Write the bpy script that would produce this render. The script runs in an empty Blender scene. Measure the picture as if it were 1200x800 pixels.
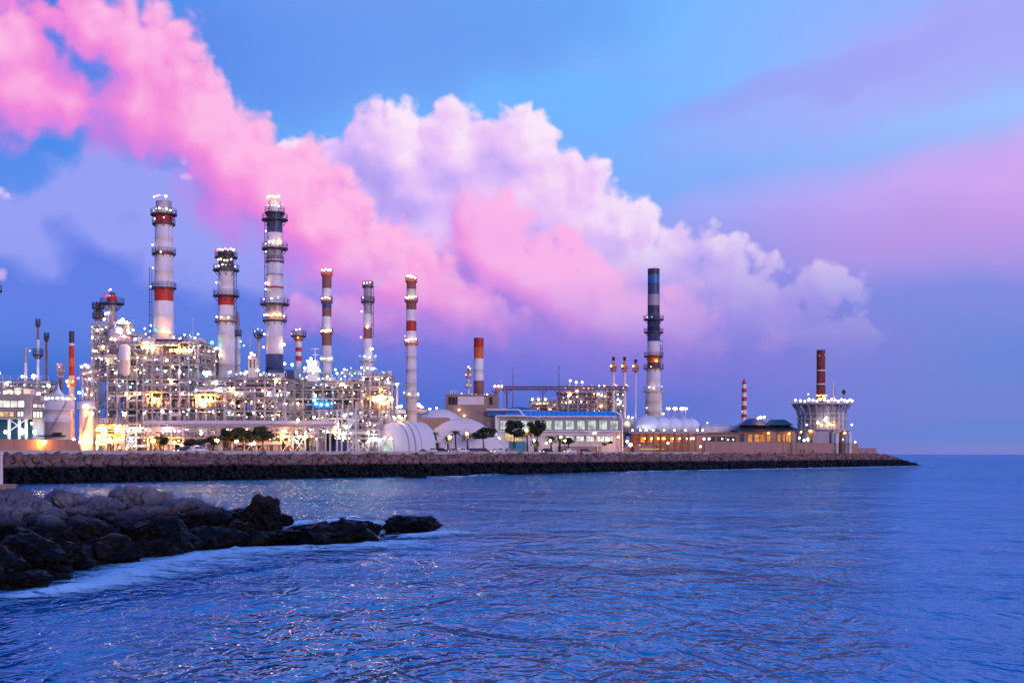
import bpy, math, random
from math import radians as R, sin, cos, pi, sqrt
from mathutils import Vector, Matrix, noise as mnoise

rnd = random.Random(7)
sc = bpy.context.scene
COL = sc.collection

# ------------------------------------------------------------------ camera
FPX = 1667.0          # focal length in photo pixels (photo 1200 wide)
CAMH = 5.0            # eye height above the sea
HOR = 532.0           # horizon row in the photo
cam_data = bpy.data.cameras.new('camera')
cam_data.sensor_width = 36.0
cam_data.lens = 36.0 * FPX / 1200.0
cam_data.shift_y = (HOR - 400.0) / 1200.0
cam_data.clip_start = 0.5
cam_data.clip_end = 80000.0
cam = bpy.data.objects.new('camera', cam_data)
cam.location = (0, 0, CAMH)
cam.rotation_euler = (R(90), 0, 0)
COL.objects.link(cam)
sc.camera = cam

# ------------------------------------------------------------------ colour management
sc.view_settings.view_transform = 'Standard'
sc.view_settings.look = 'None'
sc.view_settings.exposure = 0.0
sc.view_settings.gamma = 1.0
sc.view_settings.use_curve_mapping = False
sc.cycles.use_denoising = True
sc.cycles.use_light_tree = True
sc.cycles.use_adaptive_sampling = True
sc.cycles.adaptive_threshold = 0.03
sc.cycles.adaptive_min_samples = 12
sc.cycles.max_bounces = 6
sc.cycles.diffuse_bounces = 2
sc.cycles.glossy_bounces = 3
sc.cycles.transparent_max_bounces = 24
sc.cycles.sample_clamp_indirect = 4.0
sc.cycles.sample_clamp_direct = 0.0


def lin(r, g, b, a=1.0):
    f = lambda c: (c / 255.0) / 12.92 if c <= 10 else (((c / 255.0) + 0.055) / 1.055) ** 2.4
    return (f(r), f(g), f(b), a)


class NT:
    """terse node-tree builder"""
    def __init__(s, tree):
        s.t = tree; s.n = tree.nodes; s.l = tree.links
    def put(s, sock, v):
        if isinstance(v, bpy.types.NodeSocket): s.l.new(v, sock)
        elif v is not None: sock.default_value = v
    def m(s, op, a, b=None, c=None, clamp=False):
        n = s.n.new('ShaderNodeMath'); n.operation = op; n.use_clamp = clamp
        for i, v in enumerate((a, b, c)): s.put(n.inputs[i], v)
        return n.outputs[0]
    def v(s, op, a, b=None, c=None, out=0):
        n = s.n.new('ShaderNodeVectorMath'); n.operation = op
        for i, v in enumerate((a, b, c)): s.put(n.inputs[i], v)
        return n.outputs['Value'] if op in ('LENGTH', 'DOT_PRODUCT') else n.outputs[0]
    def sstep(s, x, a, b, o0=0.0, o1=1.0):
        n = s.n.new('ShaderNodeMapRange'); n.interpolation_type = 'SMOOTHSTEP'
        s.put(n.inputs[0], x); s.put(n.inputs[1], a); s.put(n.inputs[2], b); s.put(n.inputs[3], o0); s.put(n.inputs[4], o1)
        return n.outputs[0]
    def lstep(s, x, a, b, o0=0.0, o1=1.0):
        n = s.n.new('ShaderNodeMapRange'); n.clamp = True
        s.put(n.inputs[0], x); s.put(n.inputs[1], a); s.put(n.inputs[2], b); s.put(n.inputs[3], o0); s.put(n.inputs[4], o1)
        return n.outputs[0]
    def mix(s, f, a, b, blend='MIX'):
        n = s.n.new('ShaderNodeMix'); n.data_type = 'RGBA'; n.blend_type = blend
        s.put(n.inputs[0], f); s.put(n.inputs[6], a); s.put(n.inputs[7], b)
        return n.outputs[2]
    def comb(s, x, y, z=0.0):
        n = s.n.new('ShaderNodeCombineXYZ')
        for i, v in enumerate((x, y, z)): s.put(n.inputs[i], v)
        return n.outputs[0]
    def sep(s, v):
        n = s.n.new('ShaderNodeSeparateXYZ'); s.put(n.inputs[0], v); return n.outputs
    def ramp(s, f, stops, interp='LINEAR'):
        n = s.n.new('ShaderNodeValToRGB'); cr = n.color_ramp; cr.interpolation = interp
        while len(cr.elements) < len(stops): cr.elements.new(0.5)
        for e, (p, c) in zip(cr.elements, stops): e.position = p; e.color = c
        s.put(n.inputs[0], f); return n.outputs[0]
    def noise(s, vec, scale, detail=4, rough=0.5, dim='3D', dist=0.0, out=0):
        n = s.n.new('ShaderNodeTexNoise'); n.noise_dimensions = dim
        s.put(n.inputs['Vector'], vec); s.put(n.inputs['Scale'], scale)
        s.put(n.inputs['Detail'], detail); s.put(n.inputs['Roughness'], rough); s.put(n.inputs['Distortion'], dist)
        return n.outputs[out]
    def voro(s, vec, scale, dim='2D', detail=0.0, rough=0.5, feature='F1', out='Distance', rand=1.0):
        n = s.n.new('ShaderNodeTexVoronoi'); n.voronoi_dimensions = dim; n.feature = feature
        s.put(n.inputs['Vector'], vec); s.put(n.inputs['Scale'], scale); s.put(n.inputs['Randomness'], rand)
        if 'Detail' in n.inputs: s.put(n.inputs['Detail'], detail); s.put(n.inputs['Roughness'], rough)
        return n.outputs[out]


# ------------------------------------------------------------------ world: dusk sky with clouds
world = bpy.data.worlds.new('World')
sc.world = world
world.use_nodes = True
world.cycles.sampling_method = 'MANUAL'
world.cycles.sample_map_resolution = 512
SUN_ELEV, SUN_ROT = R(4.0), R(145.0)      # sun has just gone, behind and to the right of the camera


def build_sky():
    w = NT(world.node_tree); w.n.clear()
    tc = w.n.new('ShaderNodeTexCoord'); d = tc.outputs['Generated']
    x, y, z = w.sep(d)[:3]
    hyp = w.m('SQRT', w.m('ADD', w.m('MULTIPLY', x, x), w.m('MULTIPLY', y, y)))
    hyp = w.m('MAXIMUM', hyp, 0.02)
    s = w.m('MULTIPLY', w.m('ARCTAN2', x, y), FPX)              # azimuth
    t = w.m('MULTIPLY', w.m('ARCTAN2', z, hyp), FPX)            # elevation, both in 1/1667 rad
    p = w.comb(s, t)
    el = w.m('DIVIDE', w.m('MAXIMUM', t, 0.0), FPX * pi / 2)
    E = lambda px: math.atan(px / FPX) / (pi / 2)
    rl = w.ramp(el, [(0, lin(74, 96, 190)), (E(60), lin(48, 98, 200)), (E(110), lin(46, 106, 208)), (E(190), lin(72, 128, 226)),
                     (E(290), lin(64, 142, 238)), (E(400), lin(24, 124, 230)), (E(530), lin(6, 108, 222)), (0.4, lin(6, 84, 200)), (1, lin(10, 66, 170))])
    rc = w.ramp(el, [(0, lin(100, 108, 204)), (E(60), lin(72, 106, 208)), (E(110), lin(80, 112, 216)), (E(190), lin(108, 130, 226)),
                     (E(290), lin(124, 168, 246)), (E(400), lin(112, 178, 254)), (E(530), lin(106, 184, 255)), (0.4, lin(40, 128, 235)), (1, lin(14, 78, 185))])
    rr = w.ramp(el, [(0, lin(122, 130, 206)), (E(24), lin(98, 130, 212)), (E(110), lin(102, 132, 216)), (E(180), lin(124, 136, 222)),
                     (E(270), lin(150, 152, 236)), (E(380), lin(156, 190, 252)), (E(480), lin(158, 176, 250)), (0.35, lin(70, 136, 236)), (1, lin(14, 78, 185))])
    base = w.mix(w.sstep(x, -0.34, -0.06), rl, rc)
    base = w.mix(w.sstep(x, 0.03, 0.32), base, rr)
    # afterglow on the side where the sun went down, behind the camera
    rb = w.ramp(el, [(0, lin(236, 150, 170)), (0.06, lin(232, 150, 196)), (0.16, lin(170, 150, 226)), (0.35, lin(70, 136, 236)), (1, lin(14, 78, 185))])
    base = w.mix(w.sstep(y, 0.35, -0.75), base, rb)
    # physical sky, a small share of the whole
    sky = w.n.new('ShaderNodeTexSky'); sky.sky_type = 'NISHITA'; sky.sun_disc = False
    sky.sun_elevation = SUN_ELEV; sky.sun_rotation = SUN_ROT; sky.air_density = 1.2; sky.ozone_density = 2.5
    base = w.mix(1.0, base, w.mix(1.0, sky.outputs[0], (0.012, 0.012, 0.012, 1), 'MULTIPLY'), 'ADD')

    # --- high thin streaks: everywhere
    nz = w.noise(w.v('MULTIPLY', d, (1.4, 1.4, 9.0)), 2.2, 4, 0.5)
    hi = w.m('MULTIPLY', w.sstep(nz, 0.52, 0.78), w.sstep(t, 240, 700))
    base = w.mix(w.m('MULTIPLY', hi, 0.5), base, lin(176, 150, 240))
    pw = w.v('ADD', p, w.v('MULTIPLY', w.v('SUBTRACT', w.noise(p, 0.006, 3, 0.5, '2D', out=1), (0.5, 0.5, 0.5)), (150, 60, 0)))

    def streak(cx, cy, rx, ry, ang, colr, amt, col):
        ca, sa = cos(R(ang)), sin(R(ang))
        cx, cy = math.atan((cx - 600) / FPX) * FPX, math.atan((HOR - cy) / FPX) * FPX
        q = w.v('SUBTRACT', pw, (cx, cy, 0))
        u = w.v('DOT_PRODUCT', q, (ca / rx, sa / rx, 0)); v = w.v('DOT_PRODUCT', q, (-sa / ry, ca / ry, 0))
        r2 = w.m('ADD', w.m('MULTIPLY', u, u), w.m('MULTIPLY', v, v))
        a = w.m('MULTIPLY', w.sstep(r2, 1.0, 0.0), amt)
        return w.mix(a, col, colr)
    c = base
    c = streak(430, 50, 420, 100, 10, lin(104, 122, 226), 0.5, c)
    c = streak(1150, 70, 440, 62, 15, lin(174, 160, 244), 0.55, c)
    c = streak(930, 108, 250, 24, 12, lin(158, 152, 242), 0.4, c)
    c = streak(1270, 232, 440, 100, 12, lin(232, 164, 234), 0.75, c)
    c = streak(1040, 235, 380, 60, 8, lin(196, 170, 248), 0.45, c)
    c = streak(1000, 320, 480, 90, 4, lin(132, 140, 228), 0.4, c)
    c = streak(1150, 478, 520, 34, 2, lin(134, 126, 214), 0.3, c)
    c = streak(790, 405, 380, 80, -4, lin(160, 124, 220), 0.38, c)
    c = streak(560, 395, 300, 80, -8, lin(132, 116, 220), 0.35, c)
    c = streak(60, 310, 400, 150, 0, lin(118, 138, 236), 0.5, c)

    # --- cumulus fields: sum of puffs (smooth union), ruffled by noise
    def field(pt, blobs, k=16.0):
        acc = None
        for cx, cy, rx, ry in blobs:
            cx, cy = math.atan((cx - 600) / FPX) * FPX, math.atan((HOR - cy) / FPX) * FPX
            q = w.v('MULTIPLY_ADD', pt, (1 / rx, 1 / ry, 0), (-cx / rx, -cy / ry, 0))
            r = min(rx, ry)
            f = w.m('MULTIPLY_ADD', w.v('LENGTH', q), -r, r)
            acc = f if acc is None else w.m('SMOOTH_MAX', acc, f, k)
        return acc

    def puff(pt, sc1, a1, sc2, a2, seed):
        q = w.v('ADD', pt, (seed * 531.0, seed * 277.0, 0))
        n0 = w.noise(q, sc1, 6, 0.58, '2D')
        qd = w.v('ADD', q, w.v('MULTIPLY', w.noise(q, sc2 * 0.8, 2, 0.5, '2D', out=1), (0.5 / sc2, 0.5 / sc2, 0)))
        v1 = w.voro(qd, sc2, '2D', 2.0, 0.5)
        n0 = w.m('MULTIPLY', w.m('SUBTRACT', n0, 0.5), a1)
        return w.m('ADD', n0, w.m('MULTIPLY', w.m('SUBTRACT', 0.72, v1), a2))

    def cloud(col, blobs, seed, L, sc1, a1, sc2, a2, soft, ramp_, body, amt=1.0, base_y=None, lightgain=0.02, bias=20.0, tail=None, dis=1.9):
        g0, n0 = field(p, blobs), puff(p, sc1, a1, sc2, a2, seed)
        g1 = field(w.v('ADD', p, (L[0] * 1.6, L[1] * 1.6, 0)), blobs)
        n1 = puff(w.v('ADD', p, (L[0] * 0.5, L[1] * 0.5, 0)), sc1, a1, sc2, a2, seed)
        f0 = w.m('ADD', w.m('ADD', g0, bias), n0)
        lit = w.m('MULTIPLY_ADD', w.m('SUBTRACT', g0, g1), lightgain, 0.45)
        lit = w.m('MULTIPLY_ADD', w.m('SUBTRACT', n0, n1), w.lstep(f0, 0, 70, lightgain * 0.8, lightgain * 0.26), lit, clamp=True)
        lit = w.m('MULTIPLY_ADD', w.m('SUBTRACT', w.noise(p, 0.02, 4, 0.6, '2D'), 0.5), 0.35, lit, clamp=True)
        a = w.sstep(f0, 0.0, w.lstep(lit, 0.12, 0.5, soft * dis, soft))      # sharp where lit, dissolving underneath
        # deep parts a little duller
        lit = w.m('SUBTRACT', lit, w.lstep(f0, 10, 90, 0.0, body), clamp=True)
        cc = w.ramp(lit, ramp_)
        if tail is not None: a = w.m('MULTIPLY', a, w.sstep(s, tail[0], tail[1], 1.0, tail[2]))
        if base_y is not None:
            a = w.m('MULTIPLY', a, w.sstep(t, base_y[0], base_y[1]))
        return w.mix(w.m('MULTIPLY', a, amt), col, cc), a

    # dim blue-lilac bank low on the left
    c, _ = cloud(c, [(130, 290, 85, 85), (60, 330, 90, 70), (210, 330, 90, 80), (300, 330, 80, 60), (-80, 340, 130, 60), (20, 300, 80, 50), (80, 320, 90, 70), (130, 225, 26, 22)], 1, (10, 26), 0.013, 50, 0.02, 26, 28,
                 [(0.2, lin(96, 122, 228)), (0.5, lin(124, 138, 238)), (0.8, lin(160, 164, 246))], 0.2, 0.8, (40, 260), 0.02, 26.0)
    # big cumulus in the middle
    cum = [(500, 225, 70, 50), (430, 240, 46, 42), (468, 190, 46, 44), (530, 190, 46, 38), (612, 184, 42, 34), (645, 216, 30, 28), (590, 245, 100, 66), (500, 290, 120, 80), (680, 268, 40, 34), (730, 275, 18, 18),
           (640, 330, 130, 74), (750, 318, 56, 30), (840, 294, 11, 11), (822, 330, 34, 18), (860, 358, 40, 20), (905, 382, 34, 14), (960, 392, 24, 9), (962, 346, 13, 9), (720, 370, 120, 56), (345, 196, 22, 8), (392, 222, 26, 12),
           (-420, 250, 180, 90), (-260, 300, 150, 70), (1700, 330, 160, 60), (1850, 290, 110, 80), (1560, 360, 120, 35)]
    c, cum_a = cloud(c, cum, 2, (13, 17), 0.011, 58, 0.019, 34, 14,
                 [(0.1, lin(176, 156, 240)), (0.32, lin(202, 172, 246)), (0.48, lin(222, 186, 249)), (0.66, lin(240, 200, 248)), (0.9, lin(255, 232, 250))], 0.2, 0.95, (70, 290), 0.0135, 27.0, (60, 420, 0.5), 1.2)
    # pink lower bank in front of the cumulus
    pnk = [(575, 300, 60, 58), (620, 330, 80, 60), (660, 355, 90, 60), (540, 355, 110, 60), (720, 385, 90, 50), (790, 385, 46, 36), (820, 420, 60, 26), (440, 380, 110, 40)]
    c, _ = cloud(c, pnk, 3, (18, 16), 0.010, 60, 0.018, 34, 26,
                 [(0.1, lin(182, 122, 224)), (0.36, lin(226, 138, 224)), (0.56, lin(248, 150, 224)), (0.85, lin(255, 180, 232))], 0.05, 0.85, (76, 240), 0.016, 16.0, (60, 300, 0.5))
    # pink plume from upper left down to the right
    plume = [(10, 130, 85, 52), (-60, 100, 110, 70), (-160, 40, 130, 80), (85, 140, 30, 34), (110, 62, 34, 36), (155, 80, 48, 50), (212, 100, 18, 26), (160, 140, 60, 56), (225, 170, 58, 58), (265, 205, 58, 62), (320, 240, 66, 60),
             (365, 275, 66, 58), (405, 310, 70, 54), (450, 335, 62, 48), (490, 352, 56, 40), (535, 378, 46, 26), (-8, 20, 22, 36), (-60, -70, 150, 60), (-150, -170, 200, 90), (-20, -230, 160, 80), (90, -320, 200, 90), (-260, -330, 220, 110)]
    c, _ = cloud(c, plume, 4, (15, 19), 0.012, 50, 0.021, 30, 19,
                 [(0.05, lin(196, 128, 228)), (0.34, lin(222, 134, 226)), (0.50, lin(240, 136, 220)), (0.68, lin(250, 152, 222)), (0.95, lin(255, 186, 232))], 0.06, 0.97, (112, 260), 0.0135, 22.0, None, 3.0)
    # below the horizon (seen only in far reflections): carry the horizon colour on
    bg = w.n.new('ShaderNodeBackground'); w.put(bg.inputs[0], c); bg.inputs[1].default_value = 1.0
    out = w.n.new('ShaderNodeOutputWorld'); w.l.new(bg.outputs[0], out.inputs[0])


build_sky()

# the last low light, broad and soft (the sun itself is under thin cloud at the horizon behind the camera)
sun_data = bpy.data.lights.new('sun', 'SUN')
sun_data.energy = 1.3
sun_data.angle = R(18)
sun_data.color = (1.0, 0.74, 0.78)
sun = bpy.data.objects.new('sun', sun_data)
_sd = Vector((sin(SUN_ROT) * cos(SUN_ELEV), cos(SUN_ROT) * cos(SUN_ELEV), sin(R(9))))
sun.rotation_euler = _sd.to_track_quat('Z', 'Y').to_euler()
COL.objects.link(sun)

# ------------------------------------------------------------------ helpers
GZ = 5.2                                   # level of the quay behind the breakwater


def PX(px, D): return (px - 600.0) / FPX * D
def PZ(py, D): return CAMH + (HOR - py) / FPX * D
def sea(px, py):                           # point of the sea surface seen at a pixel
    D = CAMH * FPX / (py - HOR)
    return (PX(px, D), D)


class MB:
    """collects faces of one mesh"""
    def __init__(s): s.v = []; s.f = []; s.m = []; s.sm = []
    def face(s, idx, mat=0, smooth=False): s.f.append(tuple(idx)); s.m.append(mat); s.sm.append(smooth)
    def box(s, c, size, mat=0, rz=0.0, top=None):
        hx, hy, hz = size[0] / 2, size[1] / 2, size[2] / 2
        b = len(s.v); ca, sa = cos(rz), sin(rz)
        for dz in (-1, 1):
            kx, ky = (1, 1) if dz < 0 or top is None else top
            for dx, dy in ((-1, -1), (1, -1), (1, 1), (-1, 1)):
                x, y = dx * hx * kx, dy * hy * ky
                s.v.append((c[0] + x * ca - y * sa, c[1] + x * sa + y * ca, c[2] + dz * hz))
        for q in ((0, 3, 2, 1), (4, 5, 6, 7), (0, 1, 5, 4), (1, 2, 6, 5), (2, 3, 7, 6), (3, 0, 4, 7)): s.face([b + i for i in q], mat)
        return s
    def bb(s, x0, x1, y0, y1, z0, z1, mat=0):
        return s.box(((x0 + x1) / 2, (y0 + y1) / 2, (z0 + z1) / 2), (x1 - x0, y1 - y0, z1 - z0), mat)
    def cyl(s, p0, p1, r0, r1=None, n=10, caps=True, mat=0):
        r1 = r0 if r1 is None else r1
        p0, p1 = Vector(p0), Vector(p1); d = (p1 - p0)
        if d.length < 1e-6: return s
        d.normalize(); a = d.orthogonal().normalized(); c = d.cross(a)
        b = len(s.v)
        for p, r in ((p0, r0), (p1, r1)):
            for i in range(n):
                t = 2 * pi * i / n; s.v.append(tuple(p + a * (r * cos(t)) + c * (r * sin(t))))
        for i in range(n):
            j = (i + 1) % n; s.face((b + i, b + j, b + n + j, b + n + i), mat, True)
        if caps:
            k = len(s.v); s.v.extend(s.v[b:b + 2 * n])
            if r0 > 1e-4: s.face([k + i for i in range(n)][::-1], mat)
            if r1 > 1e-4: s.face([k + n + i for i in range(n)], mat)
        return s
    def tube(s, pts, r, n=8, mat=0):
        for a, b in zip(pts, pts[1:]): s.cyl(a, b, r, r, n, True, mat)
        return s
    def lathe(s, prof, n=20, c=(0, 0, 0), mat=0, a0=0.0, a1=2 * pi, smooth=True, sx=1.0, sy=1.0):
        full = abs(a1 - a0 - 2 * pi) < 1e-6; m = n if full else n + 1; b = len(s.v)
        for r, z in prof:
            for i in range(m):
                t = a0 + (a1 - a0) * i / n
                s.v.append((c[0] + r * cos(t) * sx, c[1] + r * sin(t) * sy, c[2] + z))
        for k in range(len(prof) - 1):
            for i in range(n):
                j = (i + 1) % m if full else i + 1
                s.face((b + k * m + i, b + k * m + j, b + (k + 1) * m + j, b + (k + 1) * m + i), mat, smooth)
        return s
    def sph(s, c, r, n=16, rings=8, sx=1, sy=1, sz=1, lo=-pi / 2, mat=0):
        prof = [(r * cos(lo + (pi / 2 - lo) * i / rings), r * sz * sin(lo + (pi / 2 - lo) * i / rings)) for i in range(rings + 1)]
        prof[-1] = (0.001, prof[-1][1])
        return s.lathe(prof, n, c, mat, sx=sx, sy=sy)
    def ngon(s, pts, mat=0):
        b = len(s.v); s.v.extend(tuple(p) for p in pts); s.face(range(b, b + len(pts)), mat); return s
    def prism(s, poly, z0, z1, mat=0):
        b = len(s.v); n = len(poly)
        s.v.extend((x, y, z0) for x, y in poly); s.v.extend((x, y, z1) for x, y in poly)
        s.face([b + i for i in range(n)][::-1], mat); s.face([b + n + i for i in range(n)], mat)
        for i in range(n): j = (i + 1) % n; s.face((b + i, b + j, b + n + j, b + n + i), mat)
        return s
    def mesh(s, name, mats):
        me = bpy.data.meshes.new(name); me.from_pydata(s.v, [], s.f)
        for m in (mats if isinstance(mats, (list, tuple)) else [mats]): me.materials.append(m)
        me.polygons.foreach_set('material_index', s.m); me.polygons.foreach_set('use_smooth', s.sm)
        me.update(); return me


def link(name, me, parent=None, loc=(0, 0, 0), rz=0.0, scale=None):
    o = bpy.data.objects.new(name, me); COL.objects.link(o)
    o.location = loc
    if rz: o.rotation_euler = (0, 0, rz)
    if scale is not None: o.scale = (scale,) * 3 if not isinstance(scale, tuple) else scale
    if parent is not None: o.parent = parent
    return o


def tag(o, label, cat, group=None):
    o['label'] = label; o['category'] = cat
    if group: o['group'] = group
    return o


def thing(name, label, cat, loc, group=None, rz=0.0):
    o = link(name, None, None, loc, rz); o.empty_display_size = 0.5
    return tag(o, label, cat, group)


class TH:
    """a thing whose local frame is laid out from measured photo positions at its own distance"""
    def __init__(s, name, label, cat, px, D, group=None, gz=GZ):
        s.px, s.D, s.s, s.gz = px, D, D / FPX, gz
        s.e = thing(name, label, cat, (PX(px, D), D, gz), group)
    def X(s, px): return (px - s.px) * s.s
    def Z(s, py): return CAMH - s.gz + (HOR - py) * s.s
    def part(s, name, mb, mats, parent=None, label=None):
        o = link(name, mb.mesh(name, mats), parent or s.e)
        if label: o['label'] = label
        return o
    def lamp(s, px, py, dy, kind, r=1.3, power=1.0):
        return lamp_at(s.e, (s.X(px), dy, s.Z(py)), kind, r * s.s, power if power != 1.0 else (2.2 if r >= 2.0 else 1.7))


# ------------------------------------------------------------------ materials
MATS = {}


def paint(name, rgb, rough=0.55, metal=0.0, dirt=0.3, scale=0.35, streak=True, spec=0.4):
    if name in MATS: return MATS[name]
    m = bpy.data.materials.new(name); m.use_nodes = True; w = NT(m.node_tree)
    b = w.n['Principled BSDF']
    tc = w.n.new('ShaderNodeTexCoord')
    g = w.n.new('ShaderNodeNewGeometry')
    v = w.v('MULTIPLY', g.outputs['Position'], (1.0, 1.0, 0.22 if streak else 1.0))
    n1 = w.noise(v, scale, 5, 0.62)
    n2 = w.noise(g.outputs['Position'], scale * 6, 3, 0.6)
    f = w.m('MULTIPLY', w.sstep(n1, 0.42, 0.72), dirt)
    if streak:                                              # run-off streaks: fine across, long down the face
        n3 = w.noise(w.v('MULTIPLY', g.outputs['Position'], (1.0, 1.0, 0.045)), 1.3, 4, 0.65)
        f = w.m('MAXIMUM', f, w.m('MULTIPLY', w.sstep(n3, 0.5, 0.78), dirt * 1.3))
    c = (*rgb, 1)
    dark = (rgb[0] * 0.42 + 0.012, rgb[1] * 0.36 + 0.008, rgb[2] * 0.32 + 0.006, 1)
    col = w.mix(f, c, dark)
    col = w.mix(w.m('MULTIPLY', w.sstep(n2, 0.3, 0.75), dirt * 0.35), col, (rgb[0] * 0.7, rgb[1] * 0.68, rgb[2] * 0.66, 1))
    w.put(b.inputs['Base Color'], col)
    w.put(b.inputs['Roughness'], w.lstep(n1, 0.2, 0.8, rough * 0.85, min(1, rough * 1.25)))
    b.inputs['Metallic'].default_value = metal
    b.inputs['Specular IOR Level'].default_value = spec
    MATS[name] = m; return m


def glow(name, rgb, strength):
    if name in MATS: return MATS[name]
    m = bpy.data.materials.new(name); m.use_nodes = True; w = NT(m.node_tree); w.n.clear()
    e = w.n.new('ShaderNodeEmission'); e.inputs[0].default_value = (*rgb, 1); e.inputs[1].default_value = strength
    o = w.n.new('ShaderNodeOutputMaterial'); w.l.new(e.outputs[0], o.inputs[0])
    MATS[name] = m; return m


def lit_window(name, rgb, strength, scale=0.9):
    """a lit room behind glass: brightness varies from bay to bay"""
    if name in MATS: return MATS[name]
    m = bpy.data.materials.new(name); m.use_nodes = True; w = NT(m.node_tree)
    b = w.n['Principled BSDF']; g = w.n.new('ShaderNodeNewGeometry')
    n = w.noise(g.outputs['Position'], scale, 3, 0.6)
    c = w.mix(w.sstep(n, 0.35, 0.65), (rgb[0] * 0.35, rgb[1] * 0.35, rgb[2] * 0.4, 1), (*rgb, 1))
    w.put(b.inputs['Base Color'], (0.03, 0.035, 0.045, 1)); b.inputs['Roughness'].default_value = 0.08
    w.put(b.inputs['Emission Color'], c); b.inputs['Emission Strength'].default_value = strength
    MATS[name] = m; return m


M_white = paint('white_paint', (0.82, 0.80, 0.81), 0.5, 0, 0.45)
M_offw = paint('off_white_paint', (0.74, 0.70, 0.70), 0.55, 0, 0.35)
M_cream = paint('cream_paint', (0.72, 0.66, 0.54), 0.55, 0, 0.3)
M_red = paint('red_paint', (0.52, 0.035, 0.025), 0.5, 0, 0.35)
M_orange = paint('orange_paint_and_lamplight', (0.72, 0.15, 0.03), 0.5, 0, 0.3)
M_brown = paint('brown_paint', (0.27, 0.115, 0.09), 0.6, 0, 0.4)
M_brick = paint('brick_red_render', (0.21, 0.05, 0.035), 0.8, 0, 0.45, 0.6)
M_navy = paint('navy_paint', (0.05, 0.075, 0.17), 0.45, 0, 0.3)
M_blue = paint('blue_paint', (0.03, 0.16, 0.42), 0.4, 0, 0.25)
M_grey = paint('grey_paint', (0.38, 0.37, 0.41), 0.5, 0.1, 0.4)
M_dark = paint('dark_steel', (0.06, 0.06, 0.075), 0.5, 0.2, 0.3)
M_black = paint('black_steel', (0.025, 0.025, 0.03), 0.5, 0.2, 0.2)
M_galv = paint('galvanised_steel', (0.62, 0.61, 0.63), 0.42, 0.2, 0.4)
M_beam = paint('structural_steel', (0.55, 0.53, 0.56), 0.5, 0.1, 0.45, 0.5)
M_dimsteel = paint('weathered_steel', (0.36, 0.355, 0.39), 0.55, 0.1, 0.5, 0.5)
M_alu = paint('aluminium_cladding', (0.62, 0.62, 0.66), 0.34, 0.5, 0.25)
M_conc = paint('concrete', (0.38, 0.355, 0.345), 0.85, 0, 0.4, 0.4)
M_lconc = paint('pale_concrete', (0.5, 0.47, 0.47), 0.85, 0, 0.35, 0.4)
M_salmon = paint('salmon_render', (0.40, 0.235, 0.19), 0.9, 0, 0.35, 0.3)
M_tan = paint('tan_render', (0.34, 0.25, 0.2), 0.9, 0, 0.35, 0.3)
M_asph = paint('asphalt', (0.05, 0.05, 0.053), 0.9, 0, 0.3, 0.5, False)
M_ground = paint('dusty_ground', (0.19, 0.165, 0.145), 0.95, 0, 0.4, 0.1, False)
M_copper = paint('rusty_pipe', (0.26, 0.12, 0.07), 0.7, 0.1, 0.5, 0.6)
M_yellow = paint('yellow_paint', (0.6, 0.38, 0.05), 0.5, 0, 0.3)
M_cyanp = paint('teal_cladding', (0.10, 0.34, 0.48), 0.45, 0, 0.25)
M_domew = paint('dome_membrane', (0.72, 0.71, 0.74), 0.6, 0, 0.12, 0.12)
M_sphere = paint('sphere_paint', (0.68, 0.77, 0.86), 0.4, 0, 0.2, 0.2)
M_glass = paint('dark_glass', (0.02, 0.026, 0.035), 0.08, 0, 0.1, 0.3, False, 0.7)

_LC = {'w': ((1.0, 0.92, 0.86), 26), 'c': ((0.50, 0.80, 1.0), 22), 'y': ((1.0, 0.60, 0.24), 80), 'o': ((1.0, 0.34, 0.04), 110), 'r': ((1.0, 0.06, 0.08), 7),
       'p': ((1.0, 0.40, 0.50), 11), 'g': ((0.06, 1.0, 0.42), 6), 't': ((0.10, 0.60, 1.0), 15)}
_LN = {'w': 'white', 'c': 'cool', 'y': 'warm', 'o': 'sodium', 'r': 'red', 'p': 'pink', 'g': 'green', 't': 'cyan'}
_lampmesh = {}


def lamp_at(parent, loc, kind, r, power=1.0):
    """one luminaire: a bright globe on a short bracket; the small ones out on the mole are weaker fittings"""
    if parent is not None and parent.location.y > 398: power *= 0.2
    key = (kind, power)
    if key not in _lampmesh:
        c, e = _LC[kind]
        mb = MB(); mb.sph((0, 0, 0), 1.0, 8, 5); mb.box((0, 0.9, -0.75), (0.5, 0.9, 0.35), 1); mb.cyl((0, 1.1, -0.8), (0, 1.3, -2.4), 0.16, 0.16, 5, True, 1)
        _lampmesh[key] = mb.mesh('lamp', [glow('lamp_%s_%d' % (_LN[kind], round(power * 100)), c, e * power), M_dimsteel])
    return link('lamp', _lampmesh[key], parent, loc, 0, r * 0.84)


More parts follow.
